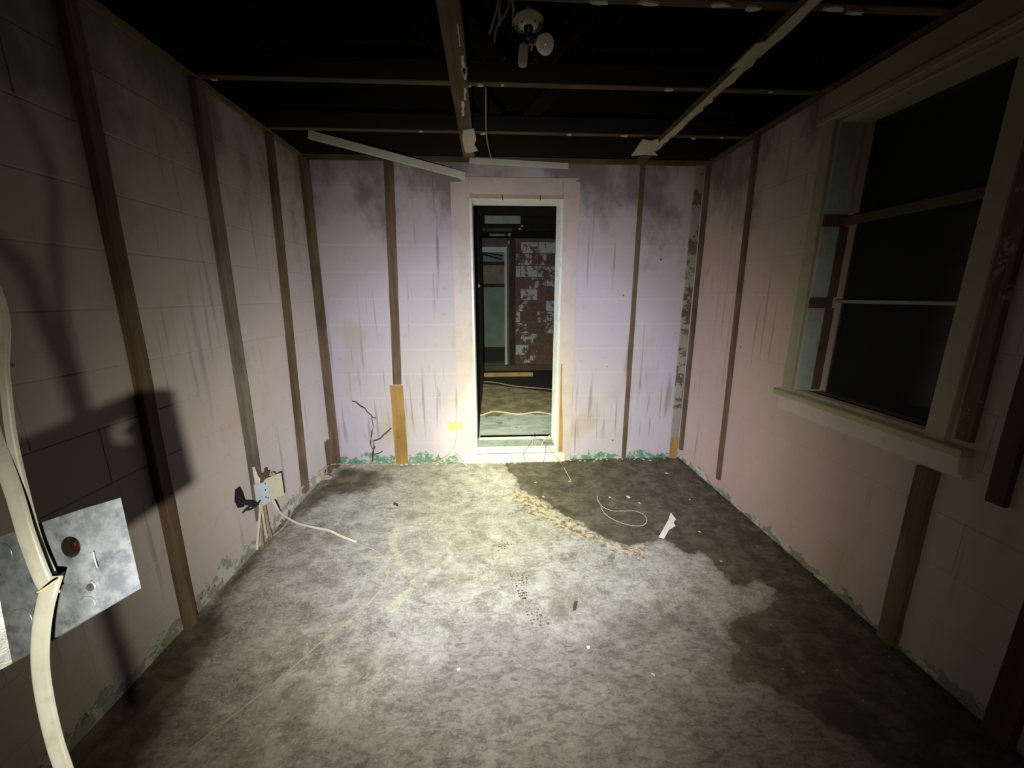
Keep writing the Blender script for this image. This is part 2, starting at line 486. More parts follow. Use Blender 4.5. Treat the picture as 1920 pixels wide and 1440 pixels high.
def smooth_path(p, k):
    """centripetal Catmull-Rom through the points, k steps per span"""
    if k <= 1 or len(p) < 3: return p
    q = [p[0]*2-p[1]]+list(p)+[p[-1]*2-p[-2]]; o = []
    for i in range(1, len(q)-2):
        a, b, c, d = q[i-1], q[i], q[i+1], q[i+2]
        t0 = 0; t1 = t0+max((b-a).length, 1e-6)**.5; t2 = t1+max((c-b).length, 1e-6)**.5; t3 = t2+max((d-c).length, 1e-6)**.5
        for j in range(k):
            t = t1+(t2-t1)*j/k
            A = a*((t1-t)/(t1-t0))+b*((t-t0)/(t1-t0)); B = b*((t2-t)/(t2-t1))+c*((t-t1)/(t2-t1)); C = c*((t3-t)/(t3-t2))+d*((t-t2)/(t3-t2))
            D = A*((t2-t)/(t2-t0))+B*((t-t0)/(t2-t0)); E = B*((t3-t)/(t3-t1))+C*((t-t1)/(t3-t1))
            o.append(D*((t2-t)/(t2-t1))+E*((t-t1)/(t2-t1)))
    return o+[p[-1]]
def tag(o, label, cat, group=None):
    o['label'] = label; o['category'] = cat
    if group: o['group'] = group
    return o
def thing(name, loc, label, cat, group=None):
    o = link(name, None, loc); o.empty_display_size = .05
    return tag(o, label, cat, group)
def struct(o, label=None):
    o['kind'] = 'structure'
    if label: o['label'] = label
    return o
def jag(a, b, wdir, w, n, seed, amp=.35):
    """ragged ribbon outline between a and b in the plane of (b-a, wdir)"""
    rr = random.Random(seed); a, b, wd = V(a), V(b), V(wdir).normalized()
    s1 = [a.lerp(b, i/n)+wd*(w/2*(1+rr.uniform(-amp, amp))) for i in range(n+1)]
    s2 = [a.lerp(b, i/n)-wd*(w/2*(1+rr.uniform(-amp, amp))) for i in range(n+1)]
    return s1+s2[::-1]

# ------------------------------------------------------------------ signed distances for the floor marks
def sdf_poly(P, poly):
    poly = np.array(poly); n = len(poly); d = np.full(len(P), 1e9); ins = np.zeros(len(P), bool)
    for i in range(n):
        a, b = poly[i], poly[(i+1) % n]; e = b-a; w_ = P-a
        t = np.clip((w_@e)/max(e@e, 1e-12), 0, 1)
        d = np.minimum(d, np.linalg.norm(w_-t[:, None]*e, axis=1))
        c1 = (a[1] <= P[:, 1]) != (b[1] <= P[:, 1])
        with np.errstate(divide='ignore', invalid='ignore'):
            xi = a[0]+(P[:, 1]-a[1])/(b[1]-a[1])*(b[0]-a[0])
        ins ^= c1 & (P[:, 0] < xi)
    return np.where(ins, d, -d)
def sdf_line(P, line, r):
    line = np.array(line); d = np.full(len(P), 1e9)
    for a, b in zip(line[:-1], line[1:]):
        e = b-a; w_ = P-a; t = np.clip((w_@e)/max(e@e, 1e-12), 0, 1)
        d = np.minimum(d, np.linalg.norm(w_-t[:, None]*e, axis=1))
    return r-d
def fl2(pts): return [tuple(FL(*p))[:2] for p in pts]
def zz(pts): return [(900+a/3.2, 860+b/3.2) for a, b in pts]    # marks read off an enlarged view of the floor
def ground(name, x0, x1, y0, y1, step, mat, attrs, z=0.0):
    nx = int((x1-x0)/step)+1; ny = int((y1-y0)/step)+1
    X, Y = np.meshgrid(np.linspace(x0, x1, nx), np.linspace(y0, y1, ny)); P = np.stack([X.ravel(), Y.ravel()], 1)
    vs = [(a, b, 0) for a, b in P]
    fs = [(j*nx+i, j*nx+i+1, j*nx+nx+i+1, j*nx+nx+i) for j in range(ny-1) for i in range(nx-1)]
    me = bpy.data.meshes.new(name); me.from_pydata(vs, [], fs); me.update(); me.materials.append(MATS[mat])
    for k, fn in attrs.items():
        at = me.attributes.new(k, 'FLOAT', 'POINT'); at.data.foreach_set('value', fn(P).astype(np.float32))
    o = link(name, me, (0, 0, z)); return struct(o)

WET = zz([(150, 40), (165, 75), (205, 100), (240, 180), (400, 260), (480, 330), (620, 390), (700, 455), (800, 505), (900, 520), (1030, 500), (1075, 480), (1130, 500), (1200, 550),
          (1250, 575), (1320, 548), (1380, 600), (1420, 660), (1500, 740), (1560, 770), (1600, 760), (1640, 735), (1700, 748), (1760, 770),
          (1775, 830), (1740, 890), (1680, 915), (1600, 930), (1540, 965), (1470, 1000), (1495, 1040), (1510, 1070), (1552, 1135), (1500, 1190),
          (1480, 1220), (1485, 1290), (1520, 1320), (1560, 1340), (1640, 1328), (1760, 1380)])
wet_poly = fl2(WET)+[(1.02, -2.25), (1.2, -2.7), (1.3, -4.1), (1.7, -4.1), (1.7, .3), (.08, .3)]
crust_poly = fl2(zz([(180, 185), (240, 185), (400, 265), (480, 330), (620, 390), (760, 490), (900, 525), (1030, 505), (1000, 560), (1000, 640), (900, 590), (680, 500), (500, 440), (400, 390), (300, 340), (185, 230)]))
def wet_f(P): return sdf_poly(P, wet_poly)
def crust_f(P): return sdf_poly(P, crust_poly)-.008
def damp_shade_f(P):
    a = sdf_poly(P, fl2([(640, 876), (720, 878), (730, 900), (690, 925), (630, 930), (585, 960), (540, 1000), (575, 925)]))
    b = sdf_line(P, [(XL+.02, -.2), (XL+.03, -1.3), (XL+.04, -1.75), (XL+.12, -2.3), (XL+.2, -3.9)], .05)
    c = sdf_line(P, [(XL+.0, -1.7), (XL+.12, -2.2), (XL+.15, -4)], .165)  # widened to paint the shade of the near left corner over the damp edge
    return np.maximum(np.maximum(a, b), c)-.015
def yel_f(P):
    L = [fl2([(742, 985), (735, 1020), (750, 1050), (772, 1085), (770, 1110), (735, 1140)]), fl2([(690, 1045), (790, 1040), (800, 1060)]), fl2([(900, 1080), (945, 1110)]), fl2([(680, 1140), (640, 1180), (560, 1240)])]
    return np.maximum.reduce([sdf_line(P, l, r) for l, r in zip(L, (.018, .010, .016, .008))])
def near_dark_f(P): return np.maximum(-P[:, 1]-1.58, sdf_poly(P, fl2([(1000, 1180), (1250, 1120), (1400, 1200), (1450, 1400), (1200, 1440), (1050, 1300)])))+np.minimum(0, P[:, 0]+.25)*1.0-.10  # darker tone towards the camera and in a near right patch
floor = ground('floor', XL-.02, XR+.02, YF-.05, .03, .025, 'concrete', {'wet': wet_f, 'crust': crust_f, 'damp': damp_shade_f, 'yellow': yel_f, 'grime': near_dark_f})
floor['label'] = 'bare concrete floor, dry and pale on the left, wet and dark on the right'
def grey_f(P): return 1.36-P[:, 1]+.06*np.sin(P[:, 0]*9)
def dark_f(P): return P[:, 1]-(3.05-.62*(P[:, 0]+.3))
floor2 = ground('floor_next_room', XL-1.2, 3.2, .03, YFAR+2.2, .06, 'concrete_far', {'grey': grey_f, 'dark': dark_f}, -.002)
floor2['label'] = 'concrete floor of the room beyond the doorway'

# ------------------------------------------------------------------ block walls
OPEN_D = (-.300, .392, .0, 2.135)               # door opening in the back wall (x0,x1,z0,z1)
OPEN_W = (-1.842, -1.172, .885, 2.215)          # window opening in the right wall (y0,y1,z0,z1)
TOPZ = H-.038
_cache = {}
def block_mesh(name, wd, ht, mat, axis, sgn, depth=.045, cz=.0045, cs=.0003):
    key = (name, round(wd, 3), round(ht, 3), mat, axis, sgn)
    if key in _cache: return _cache[key]
    a, b = wd/2, ht/2
    ring = lambda u, v, d: [(-u, -v, d), (u, -v, d), (u, v, d), (-u, v, d)]
    P = ring(a-cs*2.2, b-cz, 0)+ring(a-cs*.3, b-.0012, -.0042)+ring(a-cs*.3, b-.0012, -depth)
    fs = [(0, 1, 2, 3)]
    for k in (0, 4):
        for i in range(4):
            j = (i+1) % 4; fs.append((k+i, k+4+i, k+4+j, k+j))
    vs = []
    for u, v, d in P:      # u along the wall, d outwards from the wall face
        if axis == 'y': vs.append((u, -d*sgn, v))
        else: vs.append((d*sgn, u, v))
    me = bpy.data.meshes.new(name); me.from_pydata(vs, [], fs); me.update(); me.materials.append(MATS[mat]); _cache[key] = me
    return me
def block_wall(parent, axis, face, sgn, u0, u1, z_off, hole, mat, z1=TOPZ, length=.4, course=.2, phase=0.0, name='block', z0=0.0, mats=None, jit=.0010, gap=0):
    """running bond of blocks on the plane axis=face, from u0 to u1, leaving the hole free"""
    k = 0; z = z0+z_off-course
    while z < z1:
        a, b = max(z, z0), min(z+course, z1)
        if b-a > .012:
            u = u0-length+((k % 2)*length/2+phase) % length
            while u < u1:
                p, q = max(u, u0), min(u+length, u1)
                if q-p > .015:
                    rects = [(p, q, a, b)]
                    if hole:
                        h0, h1, g0, g1 = hole
                        if p < h1 and q > h0 and a < g1 and b > g0:
                            rects = []
                            if p < h0: rects.append((p, h0, a, b))
                            if q > h1: rects.append((h1, q, a, b))
                            pp, qq = max(p, h0), min(q, h1)
                            if a < g0: rects.append((pp, qq, a, g0))
                            if b > g1: rects.append((pp, qq, g1, b))
                    for (c0, c1, d0, d1) in rects:
                        if c1-c0 < .012 or d1-d0 < .012: continue
                        mt = mats() if mats else mat
                        me = block_mesh(name, c1-c0-gap, d1-d0-gap, mt, axis, sgn)
                        j = random.uniform(-jit, jit)
                        cu, cz_ = (c0+c1)/2, (d0+d1)/2
                        loc = (cu, face+j, cz_) if axis == 'y' else (face+j, cu, cz_)
                        link(name, me, loc, parent)
                u += length
        z += course; k += 1
def slab(name, mat, axis, lo, hi, u0, u1, z0, z1, hole=None):
    b = MB()
    def piece(p, q, r, t):
        if q-p < 1e-4 or t-r < 1e-4: return
        if axis == 'y': b.box(p, q, lo, hi, r, t)
        else: b.box(lo, hi, p, q, r, t)
    if hole:
        h0, h1, g0, g1 = hole
        piece(u0, h0, z0, z1); piece(h1, u1, z0, z1); piece(h0, h1, z0, g0); piece(h0, h1, g1, z1)
    else: piece(u0, u1, z0, z1)
    return struct(b.build(name, mat, None))
RC = .0035                                       # joints lie this far behind the block faces
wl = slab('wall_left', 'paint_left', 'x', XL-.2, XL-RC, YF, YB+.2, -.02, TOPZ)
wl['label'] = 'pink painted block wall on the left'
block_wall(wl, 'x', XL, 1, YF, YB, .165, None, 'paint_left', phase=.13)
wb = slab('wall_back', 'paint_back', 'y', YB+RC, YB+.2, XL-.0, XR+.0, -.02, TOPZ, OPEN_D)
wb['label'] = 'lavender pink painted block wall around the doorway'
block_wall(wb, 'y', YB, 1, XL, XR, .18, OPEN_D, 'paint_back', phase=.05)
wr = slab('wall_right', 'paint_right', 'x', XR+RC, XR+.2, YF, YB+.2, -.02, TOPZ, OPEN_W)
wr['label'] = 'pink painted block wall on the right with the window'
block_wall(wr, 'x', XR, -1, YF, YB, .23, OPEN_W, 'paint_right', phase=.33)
wf = slab('wall_front', 'paint_left', 'y', YF-.2, YF, XL-.2, XR+.2, -.02, TOPZ)

# plates on top of the walls
for k, (nm, bb) in enumerate((('left', (XL-.10, XL+.004, YF, YB)), ('right', (XR-.004, XR+.10, YF, YB)), ('back', (XL, XR, YB-.004, YB+.12)))):
    b = MB()
    if nm == 'back': b.stick((bb[0], (bb[2]+bb[3])/2, H-.019), (bb[1], (bb[2]+bb[3])/2, H-.019), (0, 1, 0), (0, 0, 1), bb[3]-bb[2], .038, 10, .001)
    else: b.stick(((bb[0]+bb[1])/2, bb[2], H-.019), ((bb[0]+bb[1])/2, bb[3], H-.019), (1, 0, 0), (0, 0, 1), bb[1]-bb[0], .038, 12, .001)
    o = b.build('trim_%d' % (k+1), 'wood_old_x' if nm == 'back' else 'wood_plate_y' if nm == 'left' else 'wood_old_y')
    struct(o, 'rough wooden plate along the top of the %s wall' % nm)

# ------------------------------------------------------------------ roof space above the open ceiling
rd = MB()
for k in range(14):
    x0 = XL-.2+k*.242
    zA = H+.62+.75*(1-abs(x0/1.75)); zB = H+.62+.75*(1-abs((x0+.24)/1.75))
    rd.prism([(x0, YF-.2, zA), (x0+.238, YF-.2, zB), (x0+.238, YF-.2, zB+.02), (x0, YF-.2, zA+.02)], (0, 4.4, 0))
struct(rd.build('ceiling', 'roof_deck'), 'dark underside of the roof boards above the open joists')
gb = MB(); gb.box(XL-.2, XR+.2, YB+.125, YB+.2, TOPZ+.0, H+1.3)
struct(gb.build('wall_gable', 'roof_deck'), 'dark gable boarding above the back wall')

JY = [-.43, -1.0, -1.57, -2.14, -2.71, -3.28]
joists = []
jl = ['ceiling joist nearest the doorway wall', 'second ceiling joist from the doorway wall, just behind the bulb holder', 'third ceiling joist from the doorway wall, at the upper edge of the picture',
      'ceiling joist just overhead of the camera', 'ceiling joist behind the camera', 'ceiling joist farthest from the doorway']
for k, y in enumerate(JY):
    loc = (0, y, H)
    t = thing('ceiling_joist', loc, 'dark rough '+jl[k], 'joist', 'open ceiling joists')
    b = MB(); b.stick((XL-.09, y, H+.045), (XR+.09, y, H+.045), (0, 1, 0), (0, 0, 1), .040, .090, 14, .0012)
    o = b.build('bottom_chord', 'charred', t); o.data.materials.append(MATS['wood_old_x'])
    for pg in o.data.polygons: pg.material_index = 1 if pg.normal.z < -.6 else 0
    for sgn in (-1, 1):
        b = MB(); b.stick((sgn*.10, y+.03, H+.10), (sgn*.78, y+.03, H+.84), (0, 1, 0), (.74*-sgn, 0, .68), .02, .085, 5, .001)
        b.build('web', 'charred', t)
    for sgn in (-1, 1):
        b = MB(); b.stick((sgn*(XR+.1), y, H+.62), (0, y, H+1.30), (0, 1, 0), (.35*sgn, 0, .9), .038, .085, 5, .001)
        b.build('rafter', 'charred', t)
    joists.append(t)
def dab(px, py, joist, r=.012, zoff=.0):
    p = CE(px, py); p.y = JY[joist]+random.uniform(-.012, .012)
    b = MB(); n = 7; ang = random.random()*6
    out = [(p.x+math.cos(2*math.pi*i/n+ang)*r*random.uniform(.6, 1.5)*1.5, p.y+math.sin(2*math.pi*i/n+ang)*min(r, .013)*random.uniform(.6, 1.1), H-.0065) for i in range(n)]
    b.prism(out, (0, 0, .0065)); b.build('plaster_dab', 'plaster', joists[joist])
for px, py in ((408, 153), (878, 155), (900, 158), (1258, 163), (1448, 169), (942, 158)): dab(px, py, 1, .008 if px != 1258 else .014)
for px, py in ((905, 249), (1068, 253), (1170, 256), (1302, 257), (1355, 257), (790, 246)): dab(px, py, 0, .016 if px == 1170 else .010)
for px, py in ((1125, 3), (1217, 3), (1350, 8), (1415, 8), (1570, 12), (1617, 12)): dab(px, py, 2, .022)

# boards running from the doorway wall towards the camera, nailed under the joists
bl = thing('ceiling_board', (-.282, -1.9, H), 'long plaster-spotted ceiling board left of the bulb holder, running to the doorway', 'board', 'ceiling boards')
b = MB(); b.stick((-.262, YF+.1, H-.011), (-.300, -.012, H-.011), (1, 0, 0), (0, 0, 1), .084, .021, 16, .0022)
b.build('board', 'wood_mud_y', bl)
for a, c_, ww in (((858, 45), (863, 88), .006), ((866, 105), (872, 150), .012), ((872, 165), (872, 188), .010), ((868, 190), (868, 218), .012), ((870, 128), (872, 140), .022)):
    p, q = CE(*a, .0225), CE(*c_, .0225)
    b = MB(); b.prism(jag(p, q, (1, 0, 0), ww, 6, int(a[1]), .6), (0, 0, .003)); b.build('plaster_smear', 'plaster', bl)
br = thing('ceiling_board', (.92, -1.9, H), 'ceiling strip near the window side with torn white drywall paper along it', 'board', 'ceiling boards')
b = MB(); b.stick((.905, YF+.1, H-.019), (.965, -.012, H-.019), (1, 0, 0), (0, 0, 1), .050, .038, 16, .002)
b.build('board', 'wood_mud_y', br)
b = MB(); b.prism([(.900+.03*i/10, -2.3+i*.2, H-.0425) for i in range(11)]+[(.900+.03*i/44+.040+random.uniform(-.010, .016), -2.3+i*2.0/44, H-.0425) for i in range(44, -1, -1)], (0, 0, .004)); b.build('drywall_remnant', 'drywall', br)
p = CE(1392, 112, .042)
b = MB(); b.prism([p+V(q) for q in ((-.010, -.10, 0), (.022, -.12, 0), (.040, -.06, -.004), (.045, .0, -.012), (.034, .045, -.022), (.022, .02, -.008), (-.005, .08, 0))], (0, 0, .005)); b.build('drywall_flap', 'drywall', br)

# torn scraps of drywall left at the wall end of the boards
def scrap(pix, plane, th, name, mat, label):
    pts = [plane(*q) for q in pix]
    n = (pts[1]-pts[0]).cross(pts[2]-pts[0]).normalized()
    b = MB(); b.prism(pts, n*th)
    return tag(b.build(name, mat), label, 'drywall')
pl = lambda z0: (lambda px, py: CE(px, py, z0))
scrap([(867, 262), (868, 246), (889, 243), (893, 262), (889, 272), (896, 283), (880, 287), (872, 286)], pl(.028), .007, 'drywall_scrap', 'drywall', 'torn yellowish drywall scrap at the doorway end of the left ceiling board')
scrap([(1184, 293), (1205, 263), (1222, 266), (1234, 262), (1236, 272), (1222, 282), (1233, 292), (1210, 290)], pl(.045), .008, 'drywall_scrap', 'drywall', 'torn pale drywall scrap at the wall end of the right ceiling strip')
a0 = CE(866, 218, .026)
pts = [AT(862, 246, 2.95), AT(870, 216, 2.80), AT(896, 213, 2.78), AT(905, 220, 2.80), AT(901, 231, 2.86), AT(885, 240, 2.92)]
b = MB(); b.prism(pts, (0, 0, .008)); o = b.build('drywall_flake', 'drywall_grey')
tag(o, 'grey curled drywall flake hanging under the left ceiling board', 'drywall')

# ------------------------------------------------------------------ furring strips on the walls
def vstrip(wall, u, z0, z1, w_, t, mat, label, tilt=0.0, name='furring_strip', cat='wood strip', group='upright wood strips on the walls', base=0.0005):
    b = MB()
    if wall == 'L': x = XL+base+.001+t/2; a, c_, wd, td = (x, u, z0), (x, u+tilt, z1), (0, 1, 0), (1, 0, 0)
    elif wall == 'R': x = XR-base-.001-t/2; a, c_, wd, td = (x, u, z0), (x, u+tilt, z1), (0, 1, 0), (1, 0, 0)
    else: y = YB-base-.001-t/2; a, c_, wd, td = (u, y, z0), (u+tilt, y, z1), (1, 0, 0), (0, 1, 0)
    b.stick(a, c_, wd, td, w_, t, 10, .0018)
    return tag(b.build(name, mat), label, cat, group)
T2 = H-.040
vstrip('L', -1.662, .002, T2, .052, .032, 'wood_old_z', 'brown wood strip on the left wall closest to the camera', .045)
vstrip('L', -1.085, .165, T2, .066, .030, 'wood_grey_z', 'grey weathered strip on the left wall ending above the broken outlet', .03)
vstrip('L', -.575, .055, T2, .062, .026, 'wood_old_z', 'narrow brown strip on the left wall, third from the camera', .115)
vstrip('L', -.050, .002, T2, .075, .046, 'wood_old_z', 'thick brown corner strip where the left wall meets the doorway wall', .01)
vstrip('L', -.150, .002, .27, .06, .020, 'wood_old_z', 'short low board beside the left corner strip', 0, 'short_board', 'board')
vstrip('B', -.930, .700, T2, .066, .026, 'wood_old_z', 'brown strip left of the doorway standing above the newer plank', .046)
vstrip('B', -.935, .002, .688, .104, .019, 'wood_new_z', 'short orange-brown plank low on the wall left of the doorway', -.004, 'short_plank', 'plank', None)
vstrip('B', .998, .006, T2, .036, .022, 'wood_old_z', 'thin brown strip on the wall right of the doorway', -.008)
vstrip('B', 1.436, .20, T2, .060, .030, 'wood_peeled_z', 'pale peeling strip on the doorway wall in the right corner', -.01)
vstrip('B', 1.440, .004, .195, .062, .028, 'wood_new_z', 'short bare stub of wood at the foot of the right corner', 0, 'wood_stub', 'wood strip', None)
vstrip('R', -.062, .10, T2, .042, .026, 'wood_old_z', 'brown strip on the right wall tight in the far corner', .02)
vstrip('R', -.630, .105, T2, .040, .020, 'wood_old_z', 'thin brown strip on the right wall between the corner and the window', .055)
vstrip('R', -1.892, .004, .775, .070, .026, 'wood_old_z', 'short brown strip under the right end of the window sill', .012)
vstrip('R', -1.962, .92, T2, .046, .022, 'wood_scuffed_z', 'part-painted strip beside the near side of the window', .03)
vstrip('R', -2.085, .75, T2, .05, .022, 'wood_dark_z', 'dark strip on the right wall just past the window', .03)
vstrip('R', -2.255, .004, T2, .07, .03, 'wood_dark_z', 'dark strip at the right edge of the picture', .01)

# ------------------------------------------------------------------ doorway
DX0, DX1, DZ0, DZ1 = OPEN_D
d1 = link('door_1', None, (0, 0, 0)); struct(d1, 'open doorway with pink casing and white inner frame')
def dpart(name, mat, *bx, lab=None):
    b = MB(); b.box(*bx); o = b.build(name, mat, d1)
    if lab: o['label'] = lab
    return o
def bev(name, mat, parent, x0, x1, y0, y1, z0, z1, c=.004):
    """box with softened front edges, long in z or x"""
    b = MB()
    if z1-z0 > x1-x0 and z1-z0 > y1-y0: b.stick(((x0+x1)/2, (y0+y1)/2, z0), ((x0+x1)/2, (y0+y1)/2, z1), (1, 0, 0), (0, 1, 0), x1-x0, y1-y0, 8, .0008, c)
    elif x1-x0 >= y1-y0: b.stick((x0, (y0+y1)/2, (z0+z1)/2), (x1, (y0+y1)/2, (z0+z1)/2), (0, 1, 0), (0, 0, 1), y1-y0, z1-z0, 6, .0008, c)
    else: b.stick(((x0+x1)/2, y0, (z0+z1)/2), ((x0+x1)/2, y1, (z0+z1)/2), (1, 0, 0), (0, 0, 1), x1-x0, z1-z0, 6, .0008, c)
    return b.build(name, mat, parent)
bev('casing', 'casing_pink', d1, -.445, -.308, -.020, -.001, .060, 2.225)
bev('casing', 'casing_pink', d1, .400, .520, -.020, -.001, .060, 2.235)
bev('casing_foot', 'sill_white', d1, -.455, -.345, -.022, -.001, .002, .057)
bev('casing_foot', 'casing_pink', d1, .468, .522, -.022, -.001, .002, .057)
bev('head_casing', 'casing_pink', d1, -.310, .388, -.040, -.021, 2.140, 2.255)
b = MB(); b.prism([(.390, -.021, 2.255), (.515, -.021, 2.262), (.500, -.021, 2.245), (.40, -.021, 2.185)], (0, -.016, 0)); b.build('head_wedge', 'casing_pink', d1)
b = MB(); b.prism([(-.312, -.021, 2.19), (-.312, -.021, 2.255), (-.40, -.021, 2.262)], (0, -.012, 0)); b.build('head_wedge', 'casing_pink', d1)
# white frame lining the opening
bev('jamb', 'white_enamel', d1, -.3075, -.289, -.026, .20, .115, 2.139)
bev('jamb', 'white_enamel', d1, .381, .399, -.026, .20, .115, 2.139)
bev('head_jamb', 'white_enamel', d1, -.2885, .3805, -.018, .20, 2.110, 2.139)
bev('head_bead', 'casing_cream', d1, -.306, .398, -.034, -.027, 2.112, 2.139)
for x in (-.06, .22):
    b = MB(); b.tube([(x-.002, -.035, 2.137), (x, -.035, 2.12), (x+.001, -.035, 2.100)], .003, .003, 6); b.build('crack', 'crack', d1)
# sill: two boards in front, grey painted top, pale lip behind
bev('sill_board', 'sill_white', d1, -.400, .466, -.046, -.024, .002, .078)
bev('sill_riser', 'sill_white', d1, -.308, .400, -.0235, -.003, .079, .135)
bev('sill_top', 'sill_grey', d1, -.288, .380, -.0025, .185, .116, .138)
bev('sill_lip', 'sill_white', d1, -.280, .372, .150, .190, .1385, .150)
# sliver of bare wood against the right casing
b = MB(); b.prism([(.415, -.0205, .088), (.447, -.0205, .088), (.446, -.0205, .30), (.430, -.0205, .55), (.424, -.0205, .86), (.417, -.0205, .86), (.413, -.0205, .5)], (0, -.010, 0))
tag(b.build('wood_sliver', 'wood_new_z'), 'long thin sliver of orange wood against the right door casing', 'wood sliver')

# fallen crown mouldings
def moulding(a, b_, up, w_, label):
    a, b_ = V(a), V(b_); d = (b_-a).normalized(); upv = (V(up)-d*V(up).dot(d)).normalized(); n = d.cross(upv)
    prof = []; K = 13
    for i in range(K):
        u = -w_/2+w_*i/(K-1); prof.append((u, -.002-(.012 if i % 3 == 1 else .011 if i % 3 == 2 else 0)))
    prof = prof+[(w_/2, .008), (-w_/2, .008)]
    sgn = 1 if n.dot(CAM-a) < 0 else -1
    bb = MB(); bb.prism([a+upv*u-n*(q*sgn) for u, q in prof], b_-a)
    return tag(bb.build('crown_moulding', 'moulding_white'), label, 'moulding', 'fallen crown mouldings')
moulding(CE(578, 252, .012), BW(872, 330, .045), (0, .3, 1), .050, 'long white crown moulding hanging askew from the joist down to the door head')
moulding((-.300, -.030, 2.366), (.425, -.030, 2.338), (0, .2, 1), .036, 'short white crown moulding still lying along the wall above the doorway')

# ------------------------------------------------------------------ window
W0, W1, WZ0, WZ1 = OPEN_W
win = link('window_1', None, (XR, (W0+W1)/2, WZ0)); struct(win, 'cream framed window with dark screen in the right wall')
def wbox(name, mat, x0, x1, y0, y1, z0, z1):
    return bev(name, mat, win, x0, x1, y0, y1, z0, z1)
wbox('casing', 'casing_cream', XR-.022, XR-.001, W1, W1+.068, WZ0+.012, WZ1)
wbox('casing', 'casing_cream', XR-.022, XR-.001, W0-.072, W0, WZ0+.012, WZ1)
wbox('head_casing', 'casing_cream', XR-.030, XR-.001, W0-.082, W1+.078, 2.245, 2.352)
wbox('head_moulding', 'casing_cream', XR-.042, XR-.001, W0-.086, W1+.082, WZ1+.001, 2.244)
wbox('window_sill', 'casing_cream', XR-.055, XR-.001, W0-.150, W1+.085, .868, .896)
wbox('window_stool', 'casing_cream', XR+.0, XR+.05, W0+.001, W1-.001, .886, .910)
wbox('outer_sill', 'jamb_brown', XR+.051, XR+.199, W0+.001, W1-.001, .886, .900)
wbox('apron', 'casing_pink', XR-.022, XR-.001, W0-.145, W1+.075, .785, .867)
# far jamb: bluish plaster, brown wood, dark channel, screen track
for (ya, yb) in ((W1-.012, W1-.0005), (W0+.0005, W0+.012)):
    for za, zb in ((.911, 1.345), (1.400, 1.742), (1.800, WZ1-.0005)):
        wbox('jamb_plaster', 'jamb_blue', XR+.0, XR+.085, ya, yb, za, zb)
    for za, zb in ((.911, 1.345), (1.400, 1.742)):
        wbox('jamb_wood', 'jamb_brown', XR+.086, XR+.135, ya, yb, za, zb)
    for za, zb in ((1.3455, 1.3995), (1.7425, 1.7995)):
        wbox('jamb_block', 'jamb_brown', XR+.0, XR+.118, ya, yb, za, zb)
wbox('head_jamb', 'casing_cream', XR+.0, XR+.199, W0+.001, W1-.001, WZ1-.016, WZ1-.0005)
# rails and screen
wbox('rail', 'jamb_brown', XR+.088, XR+.118, W0+.013, W1-.013, 1.745, 1.785)
wbox('rail', 'screen_frame', XR+.120, XR+.140, W0+.013, W1-.013, 1.372, 1.388)
for y in (W1-.030, W0+.030):
    wbox('screen_stile', 'screen_frame', XR+.150, XR+.168, y-.008, y+.008, .901, WZ1-.017)
wbox('track', 'screen_frame', XR+.118, XR+.128, W1-.012, W1-.002, 1.80, WZ1-.018)
wbox('track', 'screen_frame', XR+.118, XR+.128, W0+.002, W0+.012, 1.80, WZ1-.018)
b = MB(); b.box(XR+.1430, XR+.1436, W0+.04, W1-.04, .902, WZ1-.018); b.build('insect_screen', 'insect_screen', win)
b = MB(); b.box(XR+.172, XR+.175, W0+.012, W1-.012, .902, 1.53); b.build('pane', 'window_glass', win)
b = MB(); b.box(XR+.180, XR+.183, W0+.012, W1-.012, 1.53, WZ1-.018); b.build('pane', 'window_glass', win)
wbox('meeting_rail', 'jamb_brown', XR+.170, XR+.190, W0+.013, W1-.013, 1.515, 1.545)
# bracket under the near end of the sill
b = MB(); b.prism([(XR-.046, W0-.140, .8675), (XR-.046, W0-.125, .8675), (XR-.030, W0-.125, .800), (XR-.030, W0-.140, .800)], (.028, 0, 0)); b.build('sill_end', 'casing_pink', win)

# ------------------------------------------------------------------ next room seen through the doorway
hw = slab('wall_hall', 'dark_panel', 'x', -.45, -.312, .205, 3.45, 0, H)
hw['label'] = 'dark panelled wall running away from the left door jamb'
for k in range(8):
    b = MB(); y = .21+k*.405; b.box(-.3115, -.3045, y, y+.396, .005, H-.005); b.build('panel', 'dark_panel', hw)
fw_mat = 'mortar_grey'
FO = (-.33, .115, .12, 2.18)
fw = slab('wall_far', fw_mat, 'y', YFAR+.006, YFAR+.15, -2.2, 3.2, 0, H, FO)
fw['label'] = 'far wall of red clay tile with whitewash patches'
rt = random.Random(3)
def tmat():
    r = rt.random(); return 'clay_red' if r < .52 else 'clay_mottled' if r < .82 else 'clay_white'
block_wall(fw, 'y', YFAR, 1, .285, 2.0, .155, None, 'clay_red', z1=H-.05, length=.315, course=.205, phase=.09, name='clay_tile', z0=.14, mats=tmat, jit=.006, gap=.014)
